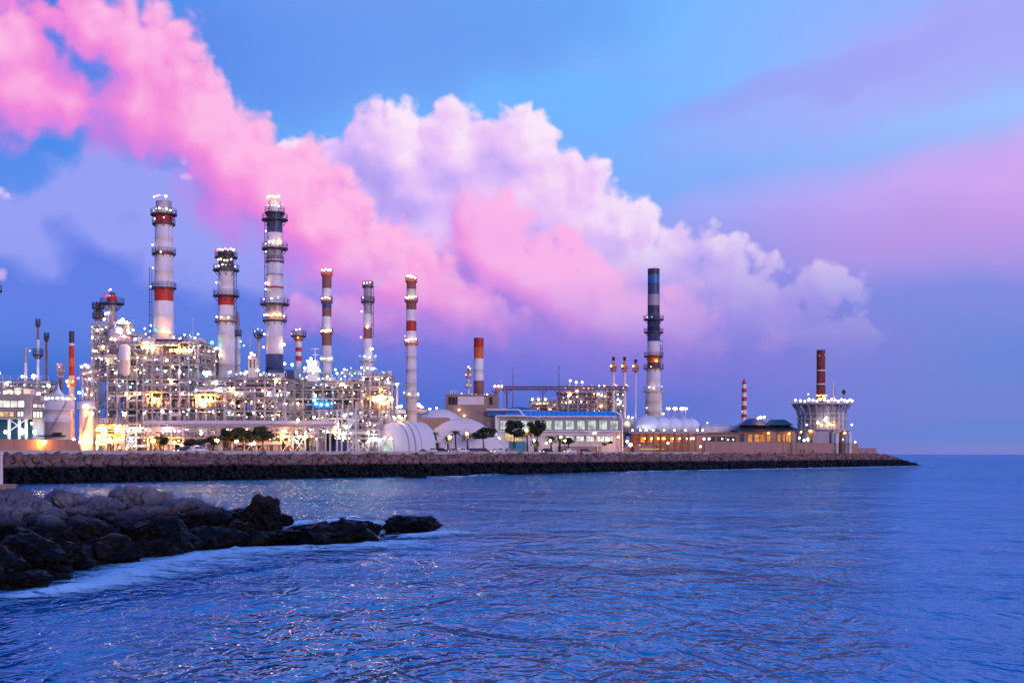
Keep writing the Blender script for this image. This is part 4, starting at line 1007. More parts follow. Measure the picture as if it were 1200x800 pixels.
def build_racks():
    # left tower block with the white column vessel
    t, a, b, zs = rack('tall left rack of open decks around a white column vessel', 126, 172, [402, 415, 428, 443, 458, 478, 495], 334, 14, 12, 21, 'wwwycyypt', 1.9)
    top_clutter(t, a, b, zs[-1], 12, 5, 7, 'wwyp', 9, 3)
    mb = MB(); vessel_v(mb, t.X(149), -2.2, t.Z(441), t.Z(404), 6.6 * t.s); t.part('column_vessel', mb, M_white, label='white vertical column vessel with domed ends')
    mb = MB(); mb.sph((t.X(134), 2, t.Z(389)), 8.2 * t.s, 20, 10); t.part('sphere_vessel', mb, M_sphere, label='pale blue ball vessel near the top')
    mb = MB(); vessel_v(mb, t.X(146), 3, t.Z(398), t.Z(375), 1.2); t.part('vessel', mb, M_cream)
    for px, py, k, r in ((141, 377, 'y', 1.6), (145, 375, 'o', 1.8), (149, 378, 'y', 1.5), (143, 391, 'w', 1.5), (153, 391, 'w', 1.2), (140, 397, 'r', 1.2), (152, 396, 'r', 1.4), (136, 398, 'p', 1.4), (157, 387, 'c', 1.3), (160, 397, 'w', 1.2)): t.lamp(px, py, -0.8, k, r)
    mb = MB(); mb.bb(t.X(128), t.X(164), -1, 5, t.Z(391) - 0.3, t.Z(391)); mb.bb(t.X(133), t.X(152), 0, 4, t.Z(377.5) - 0.3, t.Z(377.5)); t.part('deck', mb, M_beam)
    for px in (129, 135, 150, 163):
        mb = MB(); mb.bb(t.X(px) - 0.15, t.X(px) + 0.15, 0, 0.3, t.Z(402), t.Z(378 if px in (135, 150) else 391) - 0.31); t.part('column', mb, M_beam)
    # ladder tower at the far left
    t, a, b, zs = rack('narrow lattice tower dotted with lamps at the left end of the racks', 108, 127, [380, 392, 404, 416, 430, 443], 340, 5, 9, 22, 'wwwyycp', 2.6, 2)
    # rack under the tallest stack
    t, a, b, zs = rack('rack of decks round the foot of the tallest stack', 168, 232, [400, 415, 426, 443, 458, 477, 493], 333, 15, 11, 23, 'wwwcyyyt', 1.7)
    top_clutter(t, t.X(206), b, zs[-1], 10, 6, 4, 'wwc', 7, 2)
    for px in (171, 174, 178, 181): t.lamp(px, 406 + (px % 3) * 2, -0.9, 'y', 1.6)
    for px in (201, 207, 213, 219, 224): t.lamp(px, 411, -0.9, 'oyw'[px % 3], 1.5)
    t.lamp(182, 468, -0.9, 'o', 2.4)
    # low wing behind
    t, a, b, zs = rack('pale pipe rack with pink lamps between the tallest and the thick stack', 222, 252, [407, 414, 424, 434, 445], 348, 10, 10, 24, 'ppwww', 2.0, 2)
    t.lamp(249, 401.5, -0.6, 'g', 2.0); t.lamp(239, 402, -0.6, 'c', 1.3); t.lamp(254, 408, -0.6, 'w', 1.4)
    # middle racks
    t, a, b, zs = rack('middle rack below the thick stack with an orange lit bay', 230, 264, [445, 453, 461, 477, 493], 331, 14, 11, 25, 'wwwwctty', 1.9)
    for px, py, k, r in ((235, 467, 'o', 1.8), (239, 470, 'o', 2.2), (243, 469, 'o', 2.2), (248, 468, 'o', 1.8), (241, 475, 'o', 1.6), (237, 474, 'y', 1.8), (240, 437, 't', 2.0), (246, 436, 't', 1.7), (243, 440, 'c', 1.5)): t.lamp(px, py, -1.0, k, r)
    t, a, b, zs = rack('long middle rack below the navy footed stack', 263, 334, [442.5, 453, 465, 480, 493], 333, 15, 11.5, 26, 'wwwwcyyy', 2.1)
    top_clutter(t, a, b, zs[-1], 12, 7, 12, 'wwwwyc', 22, 2.2)
    mb = MB(); mb.bb(t.X(313), t.X(344), 1, 9, zs[-1] + 0.1, t.Z(433)); t.part('cabinet', mb, M_navy)
    mb = MB(); mb.bb(t.X(288), t.X(298), 3, 6, zs[-1], t.Z(418)); mb.bb(t.X(290), t.X(292), 2.9, 3, t.Z(430), t.Z(420), 1); mb.bb(t.X(294.5), t.X(296), 2.9, 3, t.Z(430), t.Z(420), 1); t.part('cabinet', mb, [M_cream, M_brown], label='small lit cabin tower on the top deck')
    for px, py, k in ((290, 417, 'p'), (295, 415, 'p'), (292, 413, 'w')): t.lamp(px, py, 3.0, k, 1.6)
    # right racks
    t, a, b, zs = rack('long right rack of pipes stepping down towards the hangar', 332, 425, [447, 455, 466, 480, 497], 350, 16, 12, 27, 'wwwwccyyt', 2.1)
    top_clutter(t, a, b, zs[-1], 12, 8, 12, 'wwcctw', 24, 2.4)
    for px, py in ((371, 473), (377, 474), (384, 474), (369, 469)): t.lamp(px, py, -0.9, 't', 1.8)
    mb = MB(); mb.bb(t.X(366), t.X(392), -0.3, 1.5, t.Z(479), t.Z(470)); t.part('cladding_panel', mb, M_blue, label='blue screen panel lit by cyan lamps')
    # pink superstructure with cross mast
    mb = MB(); mb.bb(t.X(358), t.X(370), 3, 7, zs[-1], t.Z(421)); mb.bb(t.X(354), t.X(374), 2, 8, t.Z(434) - 0.3, t.Z(434)); t.part('cabinet', mb, M_offw)
    mb = MB(); x = t.X(366); mb.cyl((x, 5, t.Z(421)), (x, 5, t.Z(406)), 0.2, 0.14, 6)
    for y in (407, 414): mb.bb(x - 1.0, x + 1.0, 4.9, 5.1, t.Z(y) - 0.1, t.Z(y) + 0.1)
    t.part('cross_mast', mb, M_offw)
    for px, py, k in ((360, 423, 'p'), (364, 420, 'p'), (368, 424, 'w'), (357, 431, 'w'), (365, 431, 'p'), (371, 431, 'c'), (374, 434, 't'), (333, 426, 'c'), (342, 427, 'c')): t.lamp(px, py, 0.5, k, 1.7)
    t, a, b, zs = rack('right end rack under the cyan lit stack, beside the gas hangar', 423, 456, [440, 452, 463, 479, 496], 352, 16, 11, 28, 'wwwwcyyo', 2.2)
    top_clutter(t, t.X(393), b, zs[-1], 12, 9, 9, 'wwctcw', 16, 1.6)
    t.lamp(448, 468, -1, 'o', 2.2); t.lamp(445, 466, -1, 'y', 1.8); t.lamp(450, 472, -1, 'o', 1.8)
    # gantry to the lone stack
    t = TH('pipe_gantry', 'slim steel gantry carrying a pipe from the racks towards the lone striped stack', 'gantry', 462, 356)
    for px in (459.5, 465.5):
        mb = MB(); mb.bb(t.X(px) - 0.2, t.X(px) + 0.2, -0.2, 0.2, 0, t.Z(451)); t.part('column', mb, M_galv)
    mb = MB(); mb.bb(t.X(452), t.X(467), -0.4, 0.4, t.Z(451), t.Z(449)); t.part('beam', mb, M_galv)
    mb = MB(); mb.cyl((t.X(450), 0, t.Z(447)), (t.X(478), 8, t.Z(450)), 0.18, 0.18, 8); t.part('pipe', mb, M_galv)
    t.lamp(459, 468, -0.5, 'c', 1.9); t.lamp(466, 450, -0.5, 'w', 1.3); t.lamp(455, 447, -0.5, 'w', 1.5)
    # tall white portal frames in front
    for i, (px, y0) in enumerate(((374, 481), (381.5, 481), (395, 481), (400.5, 480), (407.5, 480), (417, 480))):
        D = 322; t = TH('portal_column', ['first', 'second', 'third', 'fourth', 'fifth', 'sixth'][i] + ' from the left of the tall white posts in front of the right rack', 'post', px, D, 'white posts before the right rack')
        mb = MB(); mb.bb(-0.17, 0.17, -0.17, 0.17, 0, t.Z(y0)); mb.bb(-0.3, 0.3, -0.3, 0.3, 0, 0.25); t.part('shaft', mb, M_white)
        mb = MB(); mb.bb(-0.6, 0.6, -0.12, 0.12, t.Z(y0), t.Z(y0) + 0.2); t.part('bracket', mb, M_white)
    # stair tower
    t = TH('stair_tower', 'white zigzag stair tower between the tall white posts', 'stairs', 412, 326)
    zz = [0, 2.6, 5.2, 7.8]
    for i in range(3):
        xa, xb = (t.X(407), t.X(416)) if i % 2 == 0 else (t.X(416), t.X(407))
        mb = MB(); mb.cyl((xa, 0, zz[i]), (xb, 0, zz[i + 1]), 0.16, 0.16, 4); mb.cyl((xa, 0, zz[i] + 1), (xb, 0, zz[i + 1] + 1), 0.06, 0.06, 4)
        for k in range(9): f = k / 8; mb.bb(xa + (xb - xa) * f - 0.12, xa + (xb - xa) * f + 0.12, 0, 0.9, zz[i] + 2.6 * f - 0.03, zz[i] + 2.6 * f + 0.03)
        t.part('stair_flight', mb, M_white)
        mb = MB(); mb.bb(t.X(406), t.X(417), 0.9, 2.0, zz[i + 1] - 0.1, zz[i + 1]); t.part('landing', mb, M_galv)
    t.lamp(406, 500, -0.6, 'c', 2.2); t.lamp(404, 487, -0.6, 'w', 1.8)
    # long lilac main header
    t = TH('main_pipe_header', 'thick pale header pipe running low along the whole plant front', 'pipe', 300, 316)
    mb = MB(); x0, x1 = t.X(168), t.X(392)
    mb.cyl((x0, 0, t.Z(495)), (x1, 0, t.Z(495)), 0.5, 0.5, 14); mb.cyl((x0 + 2, 0.9, t.Z(499)), (x1, 0.9, t.Z(499)), 0.32, 0.32, 10); t.part('pipe', mb, M_offw)
    for i in range(12):
        x = x0 + 1 + (x1 - x0 - 2) * i / 11; mb = MB(); mb.bb(x - 0.2, x + 0.2, 0.1, 0.5, 0, t.Z(498) - 0.1); mb.bb(x - 0.3, x + 0.3, -0.7, 1.4, t.Z(498) - 0.1, t.Z(498) + 0.06); t.part('support', mb, M_beam)
    for i in range(14): t.lamp(172 + i * 16, 503 + (i % 3) * 2, -0.9, 'wpyw'[i % 4], 1.3)
    # far process plant behind the blue roof
    t, a, b, zs = rack('distant process plant with white and amber lamps behind the blue roofed hall', 655, 733, [459, 468, 478], 464, 14, 11, 31, 'wwyyo', 1.6, 2)
    top_clutter(t, a, b, zs[-1], 10, 12, 10, 'wyyo', 10, 3.2)
    for px, py, k in ((668, 446, 'w'), (675, 448, 'w'), (682, 448, 'w'), (668, 462, 'o'), (666, 464, 'y'), (702, 453, 'y'), (708, 453, 'y'), (701, 462, 'w'), (705, 463, 'w'), (676, 458, 'y'), (724, 468, 'c'), (727, 471, 'w'), (725, 473, 'w'), (668, 471, 'w'), (702, 474, 'r'), (704, 476, 'o')): t.lamp(px, py, -1, k, 1.4)
    for px, y in ((667, 447), (675, 450), (682, 450)):
        mb = MB(); vessel_v(mb, t.X(px), 2, zs[-1], t.Z(y), 0.55); t.part('column_vessel', mb, M_galv)
    t, a, b, zs = rack('small amber lit equipment block on the left of the distant plant', 622, 653, [469, 476], 458, 8, 10, 32, 'yyyo', 2.4, 2)
    for px in (624, 631, 639): t.lamp(px, 468, -1, 'w', 1.5)
    # brown pipe bridge
    t = TH('pipe_bridge', 'long brown pipe bridge on thin trestles above the blue roof', 'bridge', 655, 452)
    for dz in (0.0, 0.75):
        mb = MB(); mb.cyl((t.X(580), 0, t.Z(456) + dz), (t.X(735), 0, t.Z(456) + dz), 0.26, 0.26, 8); t.part('pipe', mb, M_copper)
    mb = MB()
    for i in range(40):
        xa = t.X(580 + i * 3.87); xb = t.X(580 + (i + 1) * 3.87); mb.cyl((xa, -0.3, t.Z(456) + (0 if i % 2 else 0.75)), (xb, -0.3, t.Z(456) + (0.75 if i % 2 else 0)), 0.06, 0.06, 4)
    t.part('lattice', mb, M_copper)
    for px, wd in ((581, 1.1), (594, 0.5), (636, 0.3), (655, 0.45), (692, 0.35), (714, 0.3)):
        mb = MB(); mb.bb(t.X(px) - wd / 2, t.X(px) + wd / 2, -0.2, 0.2, 0, t.Z(457)); mb.cyl((t.X(px) - 1.6, 0, t.Z(456)), (t.X(px), 0, t.Z(462)), 0.12, 0.12, 5); mb.cyl((t.X(px) + 1.6, 0, t.Z(456)), (t.X(px), 0, t.Z(462)), 0.12, 0.12, 5); t.part('trestle', mb, M_copper)
    for px in (580, 584, 588): t.lamp(px, 452.5, -0.5, 'y', 1.3)
    # cluttered ground level: orange lit plant behind the wall
    t, a, b, zs = rack('low orange lit equipment bay on the ground at the left', 114, 146, [497, 508], 305, 8, 10, 33, 'ooyy', 2.6, 2)
    for px, py, k, r in ((120, 503, 'o', 2.6), (124, 508, 'o', 2.0), (118, 512, 'o', 2.0), (138, 504, 'o', 2.0), (130, 514, 'y', 1.6), (116, 518, 'o', 1.8), (141, 514, 'o', 1.6)): t.lamp(px, py, -1.2, k, r)
    t, a, b, zs = rack('low plant room front with white bays right of the orange equipment', 146, 256, [500, 511], 308, 8, 14, 34, 'wwyyp', 1.2, 2, fill=1.0)
    for px, py, k, r in ((196, 503, 'w', 2.4), (155, 516, 'c', 2.0), (180, 517, 'o', 2.0), (186, 514, 'o', 1.8), (206, 518, 'o', 1.7), (152, 505, 'w', 1.6), (158, 505, 'y', 1.4), (165, 505, 'w', 1.4), (206, 505, 'p', 1.4), (211, 505, 'p', 1.6)): t.lamp(px, py, -1.2, k, r)
    t, a, b, zs = rack('low plant room with dark bays behind the round dark trees', 258, 372, [500, 510], 312, 8, 15, 35, 'yyww', 1.0, 2, fill=1.0)
    for px, py, k, r in ((333, 511, 'o', 2.4), (351, 512, 'y', 1.8), (359, 511, 'y', 1.7), (369, 489, 'p', 1.8), (350, 492, 'y', 1.5)): t.lamp(px, py, -1.2, k, r)
    t, a, b, zs = rack('low pipework bay between the white posts and the gas hangar', 372, 444, [489, 502, 512], 330, 8, 12, 36, 'wwyyc', 1.3, 2)
    for px, py, k, r in ((394, 501, 'y', 2.2), (397, 512, 'y', 1.8), (403, 513, 'y', 2.0), (439, 514, 'w', 2.4)): t.lamp(px, py, -1.2, k, r)
    # far-left roof level plant
    t, a, b, zs = rack('roof level pipe rack behind the office block at the left edge', -20, 56, [446, 455, 463], 316, 8, 12, 37, 'wwyc', 1.6, 2, fill=0.2)
    t.lamp(1, 437, -1, 'p', 1.8); t.lamp(41, 441, -1, 'w', 2.2); t.lamp(59, 452, -1, 'c', 1.8)
    t, a, b, zs = rack('lamp topped lattice post between the orange chimney and the tower', 97, 108, [432, 441, 452, 468], 322, 4, 6, 38, 'ppwwo', 2.0, 2, fill=0.1)
    for px, py, k in ((97, 430, 'p'), (101, 428, 'p'), (104, 430, 'w'), (93, 443, 'r'), (94, 460, 'c')): t.lamp(px, py, -0.8, k, 1.7)


build_racks()

# ------------------------------------------------------------------ buildings and tanks
W_white = lit_window('window_white', (1.0, 0.95, 0.88), 1.25, 0.5)
W_warm = lit_window('window_warm', (1.0, 0.68, 0.30), 1.1, 0.5)
W_green = lit_window('window_greenish', (0.78, 1.0, 0.86), 0.85, 0.45)
W_orange = lit_window('window_orange', (1.0, 0.40, 0.08), 0.9, 0.4)


def window(t, px0, px1, py0, py1, y, mat, panes=1, frame=M_dark, parent=None):
    """a framed window, its panes as sub-parts"""
    x0, x1, z0, z1 = t.X(px0), t.X(px1), t.Z(py1), t.Z(py0); f = 0.12; mb = MB()
    mb.bb(x0 - f, x1 + f, y - 0.12, y + 0.02, z0 - f, z0); mb.bb(x0 - f, x1 + f, y - 0.12, y + 0.02, z1, z1 + f)
    w = (x1 - x0) / panes
    for i in range(panes + 1): x = x0 + i * w; mb.bb(x - f / 2, x + f / 2, y - 0.115, y + 0.02, z0, z1)
    fr = t.part('window', mb, frame, parent)
    for i in range(panes):
        mb = MB(); mb.bb(x0 + i * w + f / 2, x0 + (i + 1) * w - f / 2, y - 0.05, y - 0.015, z0, z1); t.part('pane', mb, mat, fr)
    return fr


def build_left_office():
    t = TH('office_block', 'dark office block on stilts with lit ribbon windows at the left edge', 'building', 20, 300)
    mb = MB(); mb.bb(t.X(-60), t.X(36), 0, 12, t.Z(491), t.Z(463)); t.part('wall', mb, M_dimsteel)
    mb = MB(); mb.bb(t.X(-61), t.X(37), -0.4, 12.3, t.Z(463), t.Z(461.5)); t.part('roof', mb, M_grey)
    mb = MB(); mb.bb(t.X(36) + 0.01, t.X(53), 1.2, 11, 0, t.Z(469)); t.part('side_wing', mb, M_dimsteel)
    window(t, -30, 29, 469, 477, 0, W_white, 7)
    window(t, -30, 16.5, 482, 488, 0, W_warm, 8); window(t, 20, 28, 482, 488, 0, W_white, 2)
    window(t, 36.5, 52, 473, 477, 1.2, W_white, 3); window(t, 36.5, 48, 482, 489, 1.2, W_white, 3)
    for px in (-20, -5, 10, 22, 30):
        mb = MB(); mb.bb(t.X(px) - 0.25, t.X(px) + 0.25, 0.2, 0.7, 0, t.Z(491)); t.part('stilt', mb, M_offw)
    for a, b in ((10, 30), (30, 10)):
        mb = MB(); mb.cyl((t.X(a), 0.3, t.Z(491)), (t.X(b), 0.3, t.Z(505)), 0.14, 0.14, 5); t.part('brace', mb, M_offw)
    mb = MB(); mb.bb(t.X(-50), t.X(34), 7, 7.4, 0, t.Z(491)); t.part('back_wall', mb, M_cyanp)
    for px, r in ((9, 2.2), (28, 3.0), (43, 2.6)): t.lamp(px, 506, -1.2, 'c', r)
    t.lamp(39, 496, -1, 'y', 1.4)
    for px in (-6, 6, 14, 22): t.lamp(px, 460, -0.3, 'yw'[px % 2], 1.4)
    for px, w, h in ((4, 7, 6), (15, 8, 8), (26, 8, 7), (47, 9, 5)):
        mb = MB(); mb.bb(t.X(px - w / 2), t.X(px + w / 2), 3, 6, t.Z(461.5 if px < 36 else 469), t.Z((461.5 if px < 36 else 469) - h)); t.part('roof_unit', mb, M_offw)


def tank(label, px, D, hw, ytop, bands, mat, roof='cone', yapex=None, base=True, gz=GZ):
    t = TH('storage_tank', label, 'tank', px, D, None, gz); r = hw * t.s; z1 = t.Z(ytop)
    prof = [(r, 0)]
    for yb in sorted(bands, reverse=True): z = t.Z(yb); prof += [(r, z - 0.15), (r + 0.22, z - 0.14), (r + 0.22, z + 0.14), (r, z + 0.15)]
    prof += [(r, z1)]
    mb = MB(); mb.lathe(prof, 36); t.part('shell', mb, mat)
    mb = MB()
    if roof == 'cone': mb.lathe([(r + 0.05, z1 - 0.01), (r * 0.82, z1 + 0.25), (r * 0.4, t.Z(yapex + 6)), (0.25, t.Z(yapex)), (0.02, t.Z(yapex - 6))], 36)
    else: mb.lathe([(r + 0.12, z1 - 0.01), (r + 0.12, z1 + 0.3), (r * 0.6, z1 + 0.8), (0.02, z1 + 1.1)], 36)
    t.part('roof', mb, M_white)
    rb = MB()
    for k in (0.5, 1.0): rb.lathe([(r - 0.02, z1 + k), (r + 0.03, z1 + k + 0.04), (r - 0.02, z1 + k + 0.08)], 36)
    for i in range(30): a = 2 * pi * i / 30; rb.box((r * cos(a), r * sin(a), z1 + 0.5), (0.07, 0.07, 1.0), 0, a)
    t.part('railing', rb, M_galv)
    mb = MB()   # spiral stair
    for i in range(26):
        a = -2.6 + i * 0.075; z = z1 * i / 26; mb.box(((r + 0.4) * cos(a), (r + 0.4) * sin(a), z + 0.1), (0.8, 0.35, 0.08), 0, a)
    t.part('stair', mb, M_dark)
    return t


def build_tanks():
    t = tank('large lilac grey round tank with two hoops and a white tented roof', 68.5, 290, 15.8, 469, (480, 494), M_offw, 'cone', 456)
    for dx in (-13, -8, -3, 3, 8, 13): t.lamp(68.5 + dx, 467, -sqrt(max(0.1, (15 * t.s) ** 2 - (dx * t.s) ** 2)) * 0.8, 'w', 1.2)
    mb = MB(); mb.bb(t.X(70), t.X(80), -4.6, -3.8, t.Z(511), t.Z(507)); mb.bb(t.X(52), t.X(84), -4, -2.9, t.Z(511.5), t.Z(510)); t.part('pump_skid', mb, M_black)
    t = tank('slim pale silo with a wide flat cap between the round tank and the racks', 101, 300, 7.5, 478, (), M_offw, 'flat')
    mb = MB(); mb.lathe([(10.5 * t.s, t.Z(479)), (10.5 * t.s, t.Z(471)), (0.1, t.Z(469))], 28); t.part('cap', mb, M_offw)
    for px, py, k, r in ((90, 516, 'o', 2.6), (111, 485, 'o', 2.4), (104, 476, 'w', 1.8), (97, 518, 'y', 1.4), (103, 512, 'o', 1.6), (110, 518, 'o', 2.0)): t.lamp(px, py, -2.2, k, r)


def build_hangar():
    """barrel-shaped gas hangar: cream lit front, three rib shells stepping back to the right"""
    D = 342; t = TH('gas_hangar', 'rounded silver hangar of nested shells with a cream glazed front', 'building', 470, D)
    H = t.Z(493)
    def shell(px, hw, ht, dep, y0, nm, mat, cut=0):
        mb = MB(); r = hw * t.s; n = 24; m = 10; b = len(mb.v); x = t.X(px)
        for j in range(m + 1):
            f = j / m; k = sqrt(max(0, 1 - (1 - f) ** 2)) if cut else 1.0
            k = max(k, 0.58)
            for i in range(n + 1):
                a = pi * i / n; mb.v.append((x + r * k * cos(a) + f * dep * 0.55, y0 + f * dep, max(0, ht * (k if cut else 1) * sin(a) ** 0.8)))
        for j in range(m):
            for i in range(n): q = b + j * (n + 1) + i; mb.face((q, q + 1, q + n + 2, q + n + 1), 0, True)
        return t.part(nm, mb, mat)
    shell(453, 18.4, H * 0.965, 3.0, -3.0, 'front_shell', M_domew, 1)
    shell(461, 18.5, H * 0.97, 3.4, 0.0, 'shell', M_domew)
    shell(468, 18.5, H * 0.99, 3.4, 2.4, 'shell', M_domew)
    shell(474, 18.5, H, 3.4, 4.8, 'shell', M_domew)
    shell(479, 18.5, H * 0.99, 4.0, 7.2, 'shell', M_domew)
    for px, y0, k in ((461, 0.0, 0.97), (468, 2.4, 0.99), (474, 4.8, 1.0)):
        mb = MB(); r = 18.6 * t.s; pts = [(t.X(px) + r * cos(pi * i / 20), y0, max(0, H * k * sin(pi * i / 20) ** 0.8)) for i in range(21)]
        mb.tube(pts, 0.2, 6); t.part('rib', mb, M_grey)
    # arched glazed front
    r = 10.5 * t.s; pts = [(t.X(453) + r * cos(pi * i / 20), -3.02, max(0.0, H * 0.57 * sin(pi * i / 20) ** 0.8)) for i in range(21)]
    mb = MB(); mb.ngon(pts); fr = t.part('front_wall', mb, M_cream)
    for i in range(5):
        mb = MB(); xa = t.X(444.5 + i * 3.6); mb.bb(xa, xa + 3.0 * t.s, -3.2, -3.1, 0.2, H * (0.26 + 0.08 * (1 - abs(i - 2) / 2))); t.part('pane', mb, W_green, fr)
    for px in (441, 447, 453, 460): t.lamp(px, 514, -5, 'w', 1.3 if px > 445 else 2.2)
    for px in (462, 470): t.lamp(px, 489.5, 1, 'y', 1.3)


def build_domes_block():
    D = 427.6; t = TH('plant_building', 'tan windowless plant building behind the white domes, carrying the red chimney', 'building', 545, D)
    mb = MB(); y = 0
    prof = [(470, 487), (522, 487), (522, 463), (583, 463), (583, 484), (604, 484), (604, 530), (470, 530)]
    b = [(t.X(px), t.Z(py)) for px, py in prof]
    def slab(mb, pts, y0, y1):
        k = len(mb.v); n = len(pts); mb.v.extend((x, y0, max(0, z)) for x, z in pts); mb.v.extend((x, y1, max(0, z)) for x, z in pts)
        mb.face([k + i for i in range(n)]); mb.face([k + n + i for i in range(n)][::-1])
        for i in range(n): j = (i + 1) % n; mb.face((k + i, k + n + i, k + n + j, k + j))
    slab(mb, b[::-1], 0, 22); t.part('wall', mb, M_tan)
    mb = MB(); mb.bb(t.X(536.5), t.X(567), -0.25, 0, t.Z(474), t.Z(464.5)); t.part('front_panel', mb, M_offw, label='pale pink blank panel on the upper storey')
    for a, b_ in ((526, 529), (530, 533), (534, 535.5), (574, 577)):
        mb = MB(); mb.bb(t.X(a), t.X(b_), -0.2, 0, t.Z(474), t.Z(465))
        for i in range(5): z = t.Z(474) + 0.3 + i * 0.45; mb.bb(t.X(a) - 0.05, t.X(b_) + 0.05, -0.32, -0.18, z, z + 0.14)
        t.part('louvre', mb, M_black)
    mb = MB(); mb.bb(t.X(521), t.X(584), -0.3, 0.6, t.Z(463), t.Z(462)); t.part('parapet', mb, M_tan)
    for i in range(3):
        mb = MB(); x = t.X(527 + i * 3); mb.tube([(x, 3, t.Z(463)), (x, 3, t.Z(457)), (x + 0.5, 3, t.Z(456)), (x + 0.9, 3, t.Z(458))], 0.14, 6); t.part('roof_vent', mb, M_galv)
    for px, py, k in ((538, 480, 'y'), (544, 487, 'y'), (541, 461, 'p'), (571, 462, 'c')): t.lamp(px, py, -0.6, k, 1.0)
    # annex under the lone striped stack
    t2 = TH('annex_building', 'low tan annex with rusty parapet at the foot of the lone striped stack', 'building', 480, 388)
    mb = MB(); mb.bb(t2.X(440), t2.X(525), 0, 10, 0, t2.Z(489)); t2.part('wall', mb, M_tan)
    mb = MB(); mb.bb(t2.X(448), t2.X(500), -1.0, 8, t2.Z(484), t2.Z(480)); t2.part('roof_slab', mb, M_dimsteel)
    for px, py, k, r in ((453, 487, 'y', 1.4), (460, 488, 'w', 1.4), (468, 488, 'y', 1.4), (476, 487.5, 'y', 1.3), (470, 476, 'w', 1.8), (466, 477, 'w', 1.5), (491, 474, 'p', 2.0), (504, 479, 'w', 1.3), (512, 478, 'p', 1.3), (493, 476, 'o', 1.6)): t2.lamp(px, py, -1.3, k, r)
    for lab, px, D2, hw, yt, yb in (('large low white dome behind the palms', 541, 388, 52, 489.5, 524), ('smaller white dome cap peeping over the tan wall', 516, 408, 25, 479.5, 490)):
        t3 = TH('dome', lab, 'dome', px, D2); r = hw * t3.s; h = t3.Z(yt); zb = max(0, t3.Z(yb))
        mb = MB(); prof = [(r * (1 - i / 14), zb + (h - zb) * (1 - (1 - i / 14) ** 2)) for i in range(14)] + [(0.01, h)]
        if zb > 0: prof = [(r, 0)] + prof
        mb.lathe(prof, 40, sy=0.4 if hw > 30 else 0.5); t3.part('membrane', mb, M_domew)
        for i in range(0, 16):
            a = 2 * pi * i / 16; mb = MB(); sy = 0.4 if hw > 30 else 0.5
            mb.tube([((p[0] + 0.02) * cos(a), (p[0] + 0.02) * sin(a) * sy, p[1] + 0.02) for p in prof[::3]], 0.05, 4); t3.part('seam', mb, M_domew)


